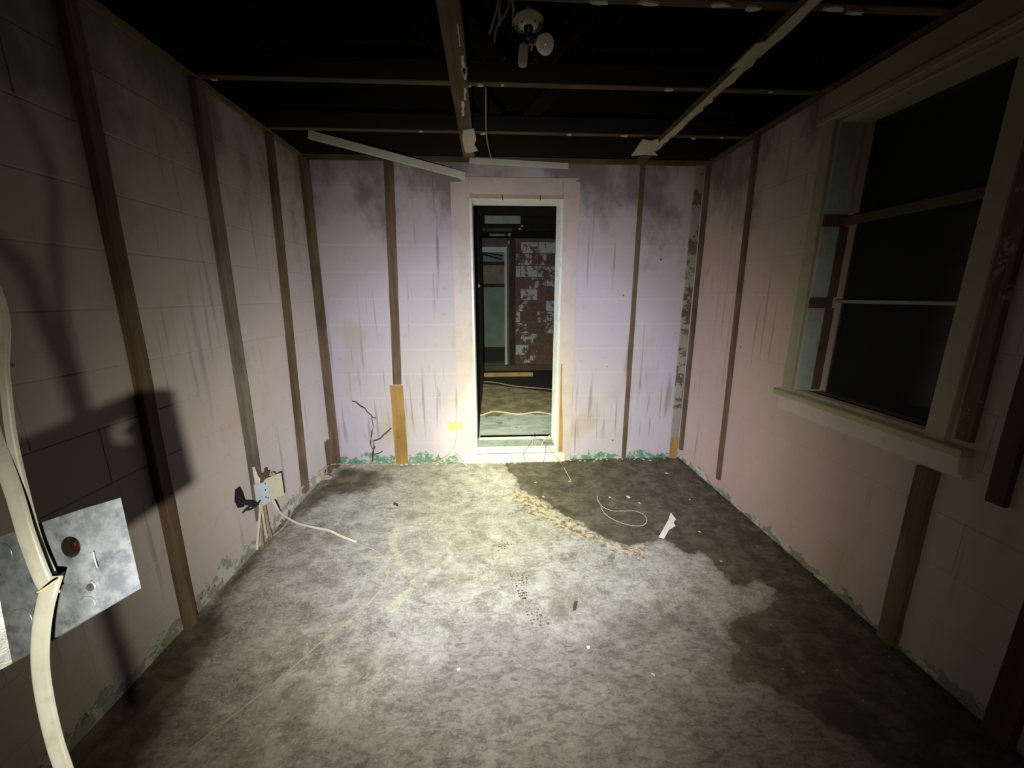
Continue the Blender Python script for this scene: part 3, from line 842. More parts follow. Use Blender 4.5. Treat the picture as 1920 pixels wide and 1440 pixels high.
# brown post, white trim and green wall past the opening
b = MB(); b.stick((.225, YFAR-.045, .10), (.225, YFAR-.045, H), (1, 0, 0), (0, 1, 0), .105, .08, 10, .003)
tag(b.build('door_post', 'wood_dark_z'), 'rough dark post between the far doorway and the clay tile wall', 'post')
d2 = link('door_2', None, (-.1, YFAR, .12)); struct(d2, 'white trimmed doorway in the far room')
bev('trim_side', 'far_white', d2, .085, .125, YFAR-.03, YFAR+.004, .12, 2.16)
bev('trim_head', 'far_white', d2, -.34, .125, YFAR-.032, YFAR+.004, 2.161, 2.25)
bev('trim_foot', 'jamb_brown', d2, -.34, 1.2, YFAR-.10, YFAR+.004, .03, .118)
gw = MB(); gw.box(-.9, .9, YFAR+.9, YFAR+1.0, 0, 2.3)
g_ = struct(gw.build('wall_green', 'green_wall'), 'green plastered wall seen through the far doorway')
b = MB(); b.box(-.9, .9, YFAR+.88, YFAR+.899, 1.66, 2.02); b.build('tan_band', 'tan_wall', g_)
for z in (1.60, 2.03):
    b = MB(); b.stick((-.9, YFAR+.875, z), (.9, YFAR+.875, z+.012), (0, 1, 0), (0, 0, 1), .03, .07, 6, .002); b.build('batten', 'wood_dark_x', g_)
b = MB(); b.box(-.9, .9, YFAR+.86, YFAR+.899, .02, .34); b.build('skirting', 'dark_panel', g_)
for k, (pz, dz, dy) in enumerate(((2.10, -.13, 0), (2.13, -.09, .05))):
    b = MB(); b.stick((-.34, YFAR+.07+dy, pz+.03), (.03+.02*k, YFAR+.07+dy, pz+dz+.06), (0, 1, 0), (0, 0, 1), .012, .018, 4, .002)
    tag(b.build('hanging_lath', 'cable_black'), ('upper' if k else 'lower')+' dark lath hanging in the far doorway', 'lath')
# yellow plank lying near the far wall
a_, c_ = on(900, 708, 1, YFAR-.55), on(999, 703, 1, YFAR-.55)
b = MB(); b.stick((a_.x-.4, a_.y, .034), (c_.x, c_.y, .034), (0, 1, 0), (0, 0, 1), .06, .062, 8, .002)
plank = tag(b.build('fallen_plank', 'wood_yellow_x'), 'yellow wooden plank lying across the floor of the far room', 'plank')
# beams and boards under the far ceiling
for k, y in enumerate((.9, 1.5, 2.1, 2.7, 3.3)):
    b = MB(); b.stick((-.44, y, H+.045), (3.1, y, H+.045), (0, 1, 0), (0, 0, 1), .04, .09, 10, .002)
    tag(b.build('ceiling_beam', 'charred'), 'dark ceiling beam of the next room, number %s from its doorway' % ('one two three four five'.split()[k]), 'beam', 'ceiling beams of the next room')
rf2 = MB(); rf2.box(-.45, 3.2, .205, YFAR+1.0, H+.12, H+.15); struct(rf2.build('ceiling_next_room', 'roof_deck'), 'dark ceiling of the next room')
p0, p1 = on(909, 419, 1, 2.668), on(976, 405, 1, 2.668)
b = MB(); b.stick((p0.x, 2.668, (p0.z+p1.z)/2), (p1.x, 2.668, (p0.z+p1.z)/2), (0, 1, 0), (0, 0, 1), .02, p1.z-p0.z, 6, .003)
b.build('hanging_board', 'far_grey'); tag(bpy.data.objects['hanging_board'], 'grey green board hanging high in the next room', 'board')
p0, p1 = on(905, 434, 1, 3.268), on(960, 427, 1, 3.268)
b = MB(); b.stick((p0.x, 3.268, (p0.z+p1.z)/2), (p1.x, 3.268, (p0.z+p1.z)/2), (0, 1, 0), (0, 0, 1), .02, .05, 6, .003)
tag(b.build('cross_batten', 'wood_old_x'), 'brown batten below the grey green board in the next room', 'batten')
p0, p1 = on(918, 443, 1, YFAR-.05), on(947, 437, 1, YFAR-.05)
b = MB(); b.stick((p0.x, YFAR-.03, (p0.z+p1.z)/2), (p1.x, YFAR-.03, (p0.z+p1.z)/2), (0, 1, 0), (0, 0, 1), .02, .035, 4, .003)
tag(b.build('pale_slat', 'far_grey'), 'short pale slat above the white far doorway trim', 'slat')
for k, (px, py) in enumerate(((955, 440), (955, 454), (981, 412), (979, 424), (974, 429))):
    q = on(px, py, 1, 3.25 if k > 1 else YFAR-.05)
    b = MB(); b.blob(q, (.022, .012, .03 if k < 2 else .014), k)
    tag(b.build('plaster_chip', 'plaster'), ['white plaster chip at the top of the far post', 'white plaster chip just below another on the far post', 'highest white chip beside the grey green board', 'middle white chip beside the grey green board', 'lowest white chip beside the grey green board'][k], 'plaster')
q = on(898, 536, 0, -.303)
lp = thing('latch_plate', q, 'small brass latch on the dark panelled wall', 'latch')
b = MB(); b.box(q.x, q.x+.003, q.y-.03, q.y+.03, q.z-.02, q.z+.02); b.build('plate', 'brass', lp)
b = MB(); b.tube([q+V((.003, 0, 0)), q+V((.02, 0, 0))], .008, .008, 8, (0, 0, 1), 1); b.build('knob', 'brass', lp)
# pale cable lying across the threshold floor and another farther back
pth = [FL(870, 790), FL(905, 779), FL(925, 773), FL(950, 775), FL(972, 778), FL(995, 775), FL(1010, 774), FL(1035, 778), FL(1075, 786)]
b = MB(); b.tube([p+V((0, 0, .009)) for p in pth], .011, .008, 8); tag(b.build('floor_cable', 'cable_cream'), 'white cable lying in waves just past the doorway', 'cable')
pth = [FL(905, 716), FL(930, 718), FL(960, 724), FL(990, 727), FL(1035, 731), FL(1090, 741)]
b = MB(); b.tube([p+V((0, 0, .007)) for p in pth], .009, .007, 6); tag(b.build('floor_cable', 'cable_tan'), 'thin tan cable lying farther back in the next room', 'cable')

# ------------------------------------------------------------------ crack in the back wall
def crackline(pix, r0, r1, parent=wb, mat='crack', plane=BW):
    b = MB(); pts = [plane(px, py, .0004) for px, py in pix]; n = len(pts); rr = random.Random(len(pix))
    wv = [rr.uniform(.6, 1.4) for _ in range(n)]
    b.tube(pts, 1, .14, 6, (0, -1, 0), 3, taper=lambda t: (r0+(r1-r0)*t)*wv[min(int(t*n), n-1)])
    return b.build('crack', mat, parent)
def zb(pts): return [(640+a/7.2, 700+c/7.2) for a, c in pts]
crackline(zb([(145, 378), (190, 382), (240, 425), (275, 448), (320, 470)]), .005, .006)
crackline(zb([(320, 470), (350, 520), (400, 560), (420, 590), (470, 605)]), .0045, .004)
crackline(zb([(412, 590), (418, 650), (435, 715)]), .004, .005)
crackline(zb([(435, 715), (415, 780), (405, 870), (395, 930), (405, 990), (432, 1030), (425, 1090), (418, 1200)]), .0045, .007)
crackline(zb([(425, 915), (520, 880), (575, 830), (625, 785), (675, 735)]), .0065, .005)
crackline(zb([(435, 930), (440, 985), (435, 1030)]), .005, .006)
crackline(zb([(435, 1030), (458, 985)]), .006, .003)
crackline(zb([(430, 1092), (500, 1080), (560, 1048)]), .005, .0055)

# ------------------------------------------------------------------ loose outlet by the doorway
q = BW(853, 799, .035)
ot = thing('loose_outlet', q, 'cream duplex outlet dangling tilted at the left foot of the doorway', 'outlet')
M = Matrix.Translation(q) @ Matrix.Rotation(math.radians(11), 4, 'Y').inverted() @ Matrix.Rotation(math.radians(-2), 4, 'Z')
def mbox(b, M, x0, x1, y0, y1, z0, z1):
    k = MB().box(x0, x1, y0, y1, z0, z1); b.add([M @ p for p in k.v], k.f); return b
mbox(MB(), M, -.060, .060, 0, .006, -.036, .036).build('plate', 'outlet_cream', ot)
mbox(MB(), M, -.052, .052, .0065, .028, -.026, .026).build('back_box', 'cable_brown', ot)
for s_ in (-1, 1):
    b = MB(); b.lathe([(.0165, 0), (.0165, .003), (.015, .004)], M @ Matrix.Translation((s_*.021, 0, -.001)) @ Matrix.Rotation(math.pi/2, 4, 'X'), 14); rc = b.build('receptacle', 'outlet_cream', ot)
    b = MB()
    for dz in (-.006, .006): mbox(b, M, s_*.021-.004, s_*.021+.004, -.0052, -.0042, dz-.0015, dz+.0015)
    mbox(b, M, s_*.021+.008, s_*.021+.011, -.0052, -.0042, -.002, .002)
    b.build('slot', 'outlet_slot', rc)
for pix, k in (([(845, 808), (842, 820), (842, 832), (848, 845), (856, 853), (866, 865), (876, 873)], 0), ([(857, 806), (855, 822), (850, 840), (843, 850), (830, 860), (815, 868)], 1)):
    pts = [BW(px, py, .03 if i < 4 else .03+.012*i) for i, (px, py) in enumerate(pix)]
    for p in pts: p.z = max(p.z, .006)
    b = MB(); b.tube(pts, .0045, .0045, 6); b.build('lead', 'cable_tan' if k else 'cable_cream', ot)

# loose thin wires at the door sill
wires = [([(996, 828), (990, 838), (982, 850), (984, 862), (988, 874)], 'cable_black', 'dark thin wire curling leftmost over the door sill'),
         ([(999, 825), (999, 838), (1001, 848), (1008, 858), (1002, 868)], 'cable_tan', 'tan thin wire drooping in the middle of the door sill'),
         ([(997, 818), (1003, 822), (1015, 826), (1023, 838), (1023, 850), (1019, 868)], 'cable_black', 'dark thin wire arching rightmost over the door sill'),
         ([(1032, 815), (1018, 828), (1012, 845), (1008, 858)], 'sill_white', 'white thin wire slanting over the right side of the door sill')]
for pix, mt, lab in wires:
    pts = [BW(px, py, (.064 if mt == 'sill_white' else .050)+.004*math.sin(i)) for i, (px, py) in enumerate(pix)]
    for p in pts: p.z = max(p.z, .004)
    b = MB(); b.tube(pts, .0022, .0022, 6); tag(b.build('loose_wire', mt), lab, 'wire', 'loose wires at the door sill')
pts = [BW(1020, 832, .055), BW(1035, 848, .055), BW(1050, 866, .06), FL(1062, 885, .004), FL(1070, 900, .004)]
b = MB(); b.tube(pts, .003, .003, 6); tag(b.build('loose_wire', 'cable_tan'), 'tan wire running from the sill onto the wet floor', 'wire', 'loose wires at the door sill')

# ------------------------------------------------------------------ broken outlet on the left wall
q = LW(490, 925, .03)
lo_ = thing('broken_outlet', V((XL+.03, -1.03, .20)), 'broken wall outlet with pale blue box and cream cover low on the left wall', 'outlet')
bx0 = LW(489, 918, .035)
def lbox(name, mat, x0, x1, y0, y1, z0, z1, par=lo_, rot=0.0):
    c0 = V(((x0+x1)/2, (y0+y1)/2, (z0+z1)/2)); M = Matrix.Translation(c0) @ Matrix.Rotation(rot, 4, 'Z')
    b = MB(); mbox(b, M, x0-c0.x, x1-c0.x, y0-c0.y, y1-c0.y, z0-c0.z, z1-c0.z); return b.build(name, mat, par)
by, bz = bx0.y, bx0.z
lbox('outlet_box', 'box_blue', XL+.033, XL+.075, by-.052, by+.002, bz-.070, bz+.055)
lbox('cover_plate', 'plate_cream', XL+.078, XL+.088, by-.030, by+.085, bz-.075, bz+.062, rot=math.radians(-30))
lbox('cover_rim', 'cable_tan', XL+.055, XL+.070, by+.075, by+.092, bz-.045, bz+.06, rot=math.radians(-30))
for dy, dz in ((-.025, .01), (-.03, -.03), (-.012, -.045), (-.02, .045)):
    b = MB(); b.box(XL+.0752, XL+.0765, by+dy-.004, by+dy+.004, bz+dz-.005, bz+dz+.005); b.build('screw_hole', 'outlet_slot', lo_)
b = MB(); b.prism([(XL+.04, by-.05, bz+.056), (XL+.04, by-.048, bz+.16), (XL+.04, by-.03, bz+.095), (XL+.04, by-.015, bz+.075), (XL+.04, by-.01, bz+.056)], (.012, 0, 0)); b.build('splinter', 'sill_white', lo_)
b = MB(); b.prism([(XL+.055, by-.03, bz+.056), (XL+.055, by-.01, bz+.10), (XL+.055, by+.0, bz+.085), (XL+.055, by+.03, bz+.115), (XL+.055, by+.03, bz+.08), (XL+.055, by+.055, bz+.085), (XL+.055, by+.03, bz+.056)], (.012, 0, 0)); b.build('splinter', 'jamb_brown', lo_)
for k, (pix, mt, r) in enumerate((([(489, 938), (487, 970), (484, 1000), (482, 1030)], 'sill_white', .008), ([(490, 938), (493, 965), (497, 990), (501, 1008)], 'plate_cream', .007), ([(494, 935), (499, 965), (504, 990), (510, 1008)], 'cable_brown', .008), ([(490, 980), (491, 1000), (493, 1025)], 'cable_brown', .007))):
    pts = [LW(px, py, .052-.006*i) for i, (px, py) in enumerate(pix)]
    for p in pts: p.z = max(p.z, .012)
    b = MB(); b.tube(pts, r, r*.7, 8, (1, 0, 0)); b.build('cable', mt, lo_)
# hole in the wall with black wires pulled out
hq = [(441, 918), (450, 911), (456, 922), (460, 935), (458, 950), (446, 953), (440, 940)]
b = MB(); b.prism([LW(px, py, .0012) for px, py in hq], (-.0022, 0, 0)); b.build('hole', 'black_hole', wl)
bw = thing('wire_bundle', LW(470, 945, .03), 'bundle of black wires pulled out of a hole left of the broken outlet', 'wires')
for k, pix in enumerate(([(447, 925), (456, 938), (470, 940), (488, 943)], [(446, 938), (458, 945), (472, 947), (484, 943)], [(452, 945), (462, 942), (475, 944), (486, 946)], [(480, 944), (468, 950), (460, 956), (455, 962)], [(484, 946), (470, 955), (459, 957)], [(447, 930), (460, 941), (478, 950), (488, 938)])):
    pts = [LW(px, py, .006+.030*math.sin(min(i/2, 1)*1.5)+.004*k) for i, (px, py) in enumerate(pix)]
    b = MB(); b.tube(pts, .0045, .0040, 6); b.build('wire', 'cable_black', bw)

# cable from the broken outlet across the floor to the camera
pts = [LW(512, 938, .085), LW(517, 948, .10)]
pts += [FL(532, 966, .035), FL(556, 980, .016)]+[FL(px, py, .006) for px, py in ((585, 988), (615, 994), (642, 1006), (668, 1016), (695, 1027), (718, 1040), (729, 1054), (728, 1075), (718, 1098), (700, 1120), (680, 1141), (650, 1165), (610, 1195), (560, 1240), (500, 1290), (430, 1345), (360, 1400), (300, 1445), (240, 1490))]
b = MB(); b.tube(pts[:8], .0075, .006, 8, sm=5); o = b.build('floor_cable', 'cable_cream'); tag(o, 'thick cream cable curving from the broken outlet onto the floor', 'cable')
b = MB(); b.tube([p-V((0, 0, .003)) for p in pts[7:]], .0034, .0030, 6, sm=5); tag(b.build('floor_wire', 'cable_tan'), 'long thin tan wire snaking over the dry floor towards the camera', 'wire')
# wire along the foot of the left wall and on along the doorway wall
pts = [FL(512, 1005, .006), FL(530, 990, .006)]+[LW(px, py, .02) for px, py in ((545, 966), (556, 938), (566, 915), (580, 905), (594, 893), (600, 884), (612, 876), (622, 871))]
for p in pts: p.z = max(p.z, .006)
pts += [V((XL+.09, -.03, .016)), V((-1.2, -.035, .008)), V((-1.0, -.035, .006)), V((-.80, -.04, .006)), V((-.64, -.05, .006))]
b = MB(); b.tube(pts, .0055, .005, 6); tag(b.build('wall_wire', 'cable_tan'), 'pale wire running along the foot of the left wall and round the corner', 'wire')
# lump of broken plaster in the corner
pq = FL(606, 899)
b = MB(); b.blob((pq.x-.03, pq.y+.03, .040), (.030, .045, .05), 4, 7, 4, .45); b.blob((pq.x+.025, pq.y, .020), (.045, .022, .022), 9, 7, 4, .45)
tag(b.build('plaster_lump', 'plaster_pink'), 'broken pink plaster lump on the floor near the left corner', 'plaster')

# ------------------------------------------------------------------ things on the floor
c0 = FL(1247, 994)
b = MB()
pts = [FL(1235, 1008), FL(1245, 1011), FL(1254, 996), FL(1266, 990), FL(1262, 984), FL(1267, 979), FL(1257, 967), FL(1253, 978)]
n = len(pts); lift = [.002, .002, .008, .014, .016, .018, .022, .012]
pts = [p+V((0, 0, l)) for p, l in zip(pts, lift)]
b.prism(pts, (0, 0, .003)); tag(b.build('torn_strip', 'plaster'), 'torn white strip lying at the edge of the wet patch', 'scrap')
pts = [FL(px, py, .003) for px, py in ((1119, 928), (1121, 938), (1130, 950), (1150, 958), (1170, 958), (1190, 958), (1207, 965), (1213, 976), (1205, 985), (1190, 986), (1170, 982), (1150, 974), (1133, 962), (1126, 948))]
b = MB(); b.tube(pts, .0016, .0014, 6); tag(b.build('wire_loop', 'crumb_pale'), 'thin pale wire looped on the wet floor', 'wire')
q = FL(1078, 1136, .0)
b = MB(); b.stick(FL(1080, 1129, .006), FL(1077, 1143, .006), (1, 0, 0), (0, 0, 1), .016, .010, 3, .001); tag(b.build('wood_chip', 'crumb_dark'), 'small dark chip of wood in the middle of the dry floor', 'chip')
b = MB(); b.stick(FL(738, 944, .006), FL(746, 947, .006), (0, 1, 0), (0, 0, 1), .02, .012, 3, .001); tag(b.build('wood_chip', 'crumb_dark'), 'small dark chip near the orange-brown plank', 'chip')
crumbs = [(1250, 888, .016, 'largest pale crumb on the wet floor near the far right corner'), (1143, 933, .013, 'pale crumb just past the left bend of the looped wire'),
          (1178, 933, .018, 'flat pale crumb past the middle of the looped wire'), (1199, 944, .012, 'pale crumb past the right end of the looped wire'),
          (1293, 937, .010, 'pale crumb on the wet floor in front of the thin strip on the right wall'), (1068, 903, .012, 'pale crumb beside the end of the tan sill wire'),
          (1004, 905, .010, 'pale crumb on the wet floor just right of the doorway centre'), (1019, 932, .012, 'pale crumb at the wet edge beside the flaking crust'),
          (1312, 998, .010, 'small pale crumb right of the torn white strip'), (1352, 1053, .009, 'small pale crumb on the wet floor midway along the right wall'),
          (785, 871, .02, 'pale crumb at the foot of the orange-brown plank'), (1104, 1214, .010, 'pale crumb nearer the camera than the dark wood chip'),
          (1225, 1265, .008, 'pale crumb on the dry floor near the lower wet edge'), (975, 1092, .010, 'pale crumb lying in the largest boot print'),
          (860, 1255, .008, 'pale crumb on the near dry floor left of centre')]
fd = MB(); rr = random.Random(5)
proto = []
for k in range(3):
    b = MB(); b.blob((0, 0, .32), (1, .75, .32), 20+k, 6, 3, .35); me_o = b.build('debris', 'crumb_pale', None, V((0, 0, 0))); proto.append(me_o.data); bpy.data.objects.remove(me_o)
for k, (px, py, r, lab) in enumerate(crumbs):
    p = FL(px, py); o = link('debris_crumb', proto[k % 3], p); o.scale = (r, r, r); o.rotation_euler = (0, 0, rr.random()*6)
    tag(o, lab, 'crumb', 'plaster crumbs on the floor')
# dirt line and rubble against the foot of the right wall
rb = MB()
for k in range(150):
    y = rr.uniform(-2.4, -.05); r = rr.uniform(.004, .013)
    rb.blob((XR-.012-rr.random()**2*.03, y, r*.4), (r*.8, r*1.6, r*.6), k, 5, 3, .4)
o = rb.build('rubble', 'crumb_dark', floor); o['kind'] = 'stuff'; o['label'] = 'dark grit along the foot of the right wall'
rb = MB()
for k in range(150):
    y = rr.uniform(-2.3, -.1); r = rr.uniform(.002, .006)
    rb.blob((XL+.010+rr.random()**2*.05, y, r*.4), (r*.8, r*1.5, r*.6), k, 5, 3, .4)
o = rb.build('rubble', 'mortar_grey', floor); o['kind'] = 'stuff'; o['label'] = 'pale flakes along the foot of the left wall'
rb = MB()
for k in range(120):
    x = rr.uniform(XL+.1, XR-.1); r = rr.uniform(.003, .010)
    rb.blob((x, -.012-rr.random()**2*.05, r*.4), (r*1.5, r*.8, r*.6), k, 5, 3, .4)
o = rb.build('rubble', 'crumb_pale', floor); o['kind'] = 'stuff'; o['label'] = 'pale flakes along the foot of the doorway wall'
# muddy boot prints
def bootprint(cx, cy, ang, dens, seed, part=(0, 1)):
    r2 = random.Random(seed); b = MB(); c = FL(cx, cy)
    for i in range(11):
        t = i/10
        if not (part[0] <= t <= part[1]): continue
        half = .040*(math.sin(min(t*1.25+.22, 1)*math.pi*.5))*(1 if t > .45 else .75)
        if .36 < t < .48: continue
        for j in range(5):
            if r2.random() > dens: continue
            u = (j-2)/2*half*.92+r2.uniform(-.004, .004); v = -.085+.17*t
            sx_, sy_ = .0055*r2.uniform(.5, 1.4), .0060*r2.uniform(.5, 1.3)
            pts = []
            for k in range(6):
                a = k*math.pi/3; x_, y_ = u+sx_*math.cos(a)*r2.uniform(.7, 1.2), v+sy_*math.sin(a)*r2.uniform(.7, 1.2)
                pts.append((c.x+x_*math.cos(ang)-y_*math.sin(ang), c.y+x_*math.sin(ang)+y_*math.cos(ang), .0004))
            b.prism(pts, (0, 0, .0007))
    return b.build('boot_print', 'print_mud', floor)
bootprint(976, 1098, .10, .85, 1); bootprint(1014, 1172, .2, .7, 2, (.45, 1)); bootprint(947, 1032, 0, .45, 3, (.5, 1))

# ------------------------------------------------------------------ lamp holder hanging under the joists
lc = CE(991, 52, .005)
LZ = H-.030
lc = on(991, 45, 2, LZ)
lamp = thing('lamp_holder', lc, 'round white porcelain lamp holder with dark twin socket and bulb', 'lamp')
Mz = Matrix.Translation(lc)
b = MB(); b.lathe([(.052, .012), (.052, .040)], Mz, 28); b.build('ceiling_box', 'bakelite', lamp)
b = MB(); b.lathe([(.018, -.010), (.046, -.006), (.046, -.006), (.054, -.003), (.054, -.003), (.056, .002), (.056, .0115), (.056, .0115), (.050, .0115)], Mz, 28); base = b.build('base', 'porcelain', lamp)
for a in (.5, 2.2, 3.9, 5.3):
    b = MB(); b.lathe([(.005, 0), (.004, .002)], Mz @ Matrix.Translation((.036*math.cos(a), .036*math.sin(a), -.0095)), 8); b.build('screw', 'outlet_slot', base)
b = MB(); b.lathe([(.010, -.044), (.013, -.040), (.013, -.022), (.017, -.020), (.017, -.009)], Mz, 16); b.build('socket_neck', 'bakelite', lamp)
b = MB(); b.blob(lc+V((.0, 0, -.046)), (.027, .022, .019), 3, 10, 6, .06); b.build('twin_adapter', 'bakelite', lamp)
def axis_m(p, d): return Matrix.Translation(p) @ V(d).normalized().to_track_quat('Z', 'Y').to_matrix().to_4x4()
A = axis_m(lc+V((.014, .0, -.046)), (1, .05, -.28))
b = MB(); b.lathe([(.015, 0), (.016, .014), (.014, .016)], A, 14); b.build('socket', 'bakelite', lamp)
b = MB(); b.lathe([(.011, .014), (.014, .018), (.022, .026), (.030, .038), (.033, .052), (.030, .066), (.020, .077), (.008, .082)], A, 22); b.build('bulb', 'bulb_glass', lamp)
A = axis_m(lc+V((-.014, -.0, -.050)), (-.10, .04, -1))
b = MB(); b.lathe([(.016, 0), (.017, .014), (.015, .016)], A, 14); b.build('socket', 'bakelite', lamp)
b = MB(); b.lathe([(.013, .016), (.0175, .020), (.0175, .074), (.014, .081), (.006, .084)], A, 16); b.build('tube_bulb', 'tube_pink', lamp)
b = MB(); b.tube([lc+V((.010, 0, -.05)), lc+V((.014, 0, -.07)), lc+V((.010, 0, -.082))], .0025, .0025, 6); b.build('pull_chain', 'plate_cream', lamp)
for k, (pix, lab) in enumerate((([(936, -30), (934, 5), (925, 40), (912, 78), (907, 88)], 'left one of the two cables dangling beside the lamp holder'), ([(962, -30), (952, 15), (945, 30), (932, 50), (928, 68), (927, 85)], 'right one of the two cables dangling beside the lamp holder'))):
    b = MB(); pts = [AT(px, py, 1.86+.0*i) for i, (px, py) in enumerate(pix)]
    pts = [V((p.x, p.y, p.z)) for p in pts]; pts.insert(0, V((pts[0].x, pts[0].y, H+.30)))
    b.tube(pts, .0062, .005, 8); tag(b.build('dangling_cable', 'cable_tan'), lab, 'cable', 'cables beside the lamp holder')
b = MB(); b.tube([V((lc.x-.05, lc.y, LZ+.035)), V((lc.x-.06, lc.y, LZ+.07)), V((lc.x-.09, lc.y, H+.25))], .004, .004, 6); b.build('supply_wire', 'cable_tan', lamp)
# straight wire dropping at the end of the left board
b = MB(); b.tube([CE(911, 165, -.02), on(912, 250, 1, -.5), on(918, 285, 1, -.12), BW(922, 300, .03)], .0045, .004, 6); tag(b.build('hanging_wire', 'cable_brown'), 'thin dark wire dropping from the joists to above the doorway', 'wire')

# ------------------------------------------------------------------ junction box hanging close to the camera
ZC = .37
cor = {k: AT(px, py, ZC) for k, (px, py) in {'TR': (155, 954), 'BR': (197, 1140), 'BL': (21, 1245), 'TL': (-24, 1014)}.items()}
ex = ((cor['BR']-cor['BL'])+(cor['TR']-cor['TL'])).normalized()
ey = (cor['TR']-cor['BR'])+(cor['TL']-cor['BL']); ey = (ey-ex*ey.dot(ex)).normalized()
ez = ex.cross(ey)                                   # towards the camera
if ez.dot(-F) < 0: ez = -ez
ctr = (cor['TR']+cor['BR']+cor['BL']+cor['TL'])/4
bxw = thing('junction_box', ctr, 'galvanised steel junction box hanging from cream cables at the left edge', 'junction box')
TH = .0016
def bp(q, k=0.0): return cor[q]+ez*k
HOLE = AT(131, 1026, ZC); HR = .0103
# plate with a round knockout: fan from the hole ring to the outline
N = 32; u0 = (cor['BR']-cor['BL']); 
outl = [cor['TL'], cor['TR'], cor['BR'], cor['BL']]
def edge_hit(d):
    best = None
    for i in range(4):
        a, c2 = outl[i], outl[(i+1) % 4]; e = c2-a
        A2 = np.array([[d.dot(ex), -e.dot(ex)], [d.dot(ey), -e.dot(ey)]]); r_ = np.array([(a-HOLE).dot(ex), (a-HOLE).dot(ey)])
        if abs(np.linalg.det(A2)) < 1e-12: continue
        t_, s2 = np.linalg.solve(A2, r_)
        if t_ > 0 and -1e-6 <= s2 <= 1+1e-6 and (best is None or t_ < best): best = t_
    return HOLE+d*best
angs = sorted([2*math.pi*i/N for i in range(N)]+[math.atan2((c2-HOLE).dot(ey), (c2-HOLE).dot(ex)) % (2*math.pi) for c2 in outl])
vs = []
for a in angs:
    d = ex*math.cos(a)+ey*math.sin(a); o_ = edge_hit(d); i_ = HOLE+d*HR
    vs += [i_, o_, i_-ez*TH, o_-ez*TH]
n = len(angs); fs = []
for i in range(n):
    j = (i+1) % n
    fs += [(4*i, 4*i+1, 4*j+1, 4*j), (4*i+2, 4*j+2, 4*j+3, 4*i+3), (4*i, 4*j, 4*j+2, 4*i+2), (4*i+1, 4*i+3, 4*j+3, 4*j+1)]
b = MB(); b.add(vs, fs); plate = b.build('back_plate', 'galvanised', bxw)
# sides folding away from the camera, left flange folding towards it
DEP = .036
for i, nm in ((0, 'side'), (1, 'side'), (2, 'side'), (3, 'side')):
    a, c2 = outl[i], outl[(i+1) % 4]; inn = (ctr-(a+c2)/2).normalized()*TH
    b = MB(); b.prism([a-ez*TH, c2-ez*TH, c2-ez*DEP, a-ez*DEP], inn); b.build('side', 'galvanised', bxw)
b = MB(); b.prism([cor['BL']+ez*.0002, cor['TL']+ez*.0002, cor['TL']+ez*.014-ex*.010, cor['BL']+ez*.014-ex*.010], ex*.0014); b.build('flange', 'galvanised', bxw)
def ring(px, py, r1, r2, hgt, mat='galvanised', nm='knockout'):
    p = AT(px, py, ZC); Mx = Matrix((ex, ey, ez)).transposed().to_4x4(); Mx.translation = p
    b = MB(); b.lathe([(r1, .0001), (r1, hgt), (r2, hgt*.4), (r2*.5, hgt*.5), (r2*.2, hgt*.9)], Mx, 20); return b.build(nm, mat, bxw)
ring(40, 1163, .0115, .0085, .0012); ring(165, 1133, .0080, .0055, .0012); ring(2, 1040, .0115, .009, .0010)
p = AT(170, 1101, ZC); Mx = Matrix((ex, ey, ez)).transposed().to_4x4(); Mx.translation = p
b = MB(); b.lathe([(.0036, .0001), (.0036, .0006)], Mx, 12); b.build('screw_hole', 'black_hole', bxw)
b = MB(); b.tube([p+ex*.004+ey*.005+ez*.0008, p+ex*.0055+ey*.0+ez*.001, p+ex*.004-ey*.004+ez*.0008], .0009, .0006, 6); b.build('burr', 'galvanised', bxw)
p0, p1 = AT(172, 1036, ZC-.0008), AT(180, 1066, ZC-.0008)
b = MB(); b.stick(p0, p1, ex, ez, .0035, .0012, 4, .0003, .0002); b.build('slot_tab', 'galvanised', bxw)
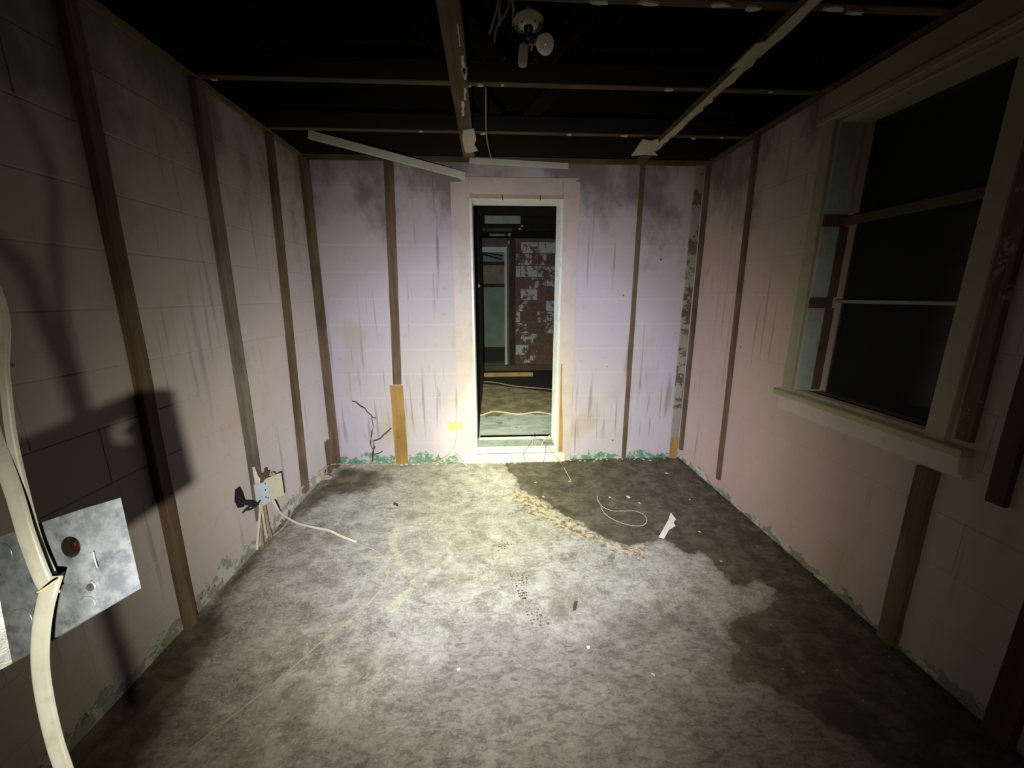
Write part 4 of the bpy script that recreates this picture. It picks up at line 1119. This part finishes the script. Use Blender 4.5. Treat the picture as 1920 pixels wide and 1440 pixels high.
b = MB(); b.tube([AT(68, 1112, .352), AT(85, 1102, .339), AT(100, 1092, .339), AT(114, 1078, .360), AT(119, 1074, .3685)], .0008, .0008, 6); b.build('tie_wire', 'cable_brown', bxw)
# threaded clamp seen through the hole
Mx = Matrix((ex, ey, ez)).transposed().to_4x4(); Mx.translation = HOLE-ez*.018+ex*.001
b = MB(); b.lathe([(.0085, 0), (.0088, .002), (.0075, .004), (.0088, .006), (.0075, .008), (.0088, .010), (.0075, .012), (.0070, .013)], Mx, 18); b.build('clamp', 'copper', bxw)
# screw where the cables cross the plate
Mx.translation = AT(106, 1082, ZC)
b = MB(); b.lathe([(.0065, .0002), (.0065, .0030), (.0052, .0045)], Mx, 16); b.build('clamp_screw', 'copper', bxw)

# the flat cables holding the box
def flat_cable(pix, zs, rx, ry, name, label, mat='sheath_cream', extra0=None, extra1=None):
    pts = [AT(px, py, z_) for (px, py), z_ in zip(pix, zs)]
    if extra0: pts = [V(e) for e in extra0]+pts
    if extra1: pts = pts+[V(e) for e in extra1]
    b = MB(); b.tube(pts, rx, ry, 12, up=tuple(-F), sm=6); return tag(b.build(name, mat), label, 'cable', 'flat cables holding the junction box')
flat_cable([(-60, 700), (-12, 820), (25, 920), (52, 1010), (82, 1088), (96, 1112)], [.36, .352, .348, .346, .348, .352], .0088, .0036, 'flat_cable', 'wide cream flat cable entering from the left edge down to the junction box', extra0=[(-1.10, -3.05, H+.02), (-.86, -2.92, 1.75)])
flat_cable([(-8, 540), (8, 700), (22, 820), (47, 930), (72, 1020), (97, 1078)], [.350, .352, .354, .356, .357, .359], .0042, .0030, 'flat_cable', 'narrow cream cable to the right of the wide one above the junction box', extra0=[(-.74, -2.95, H+.02), (-.68, -2.85, 1.85)])
flat_cable([(101, 1080), (92, 1108), (84, 1140), (77, 1190), (76, 1250), (86, 1320), (104, 1395), (122, 1450)], [.350, .346, .345, .345, .345, .345, .345, .345], .0082, .0034, 'flat_cable', 'cream flat cable hanging down below the junction box', extra1=[(-.528, -2.872, .955)])
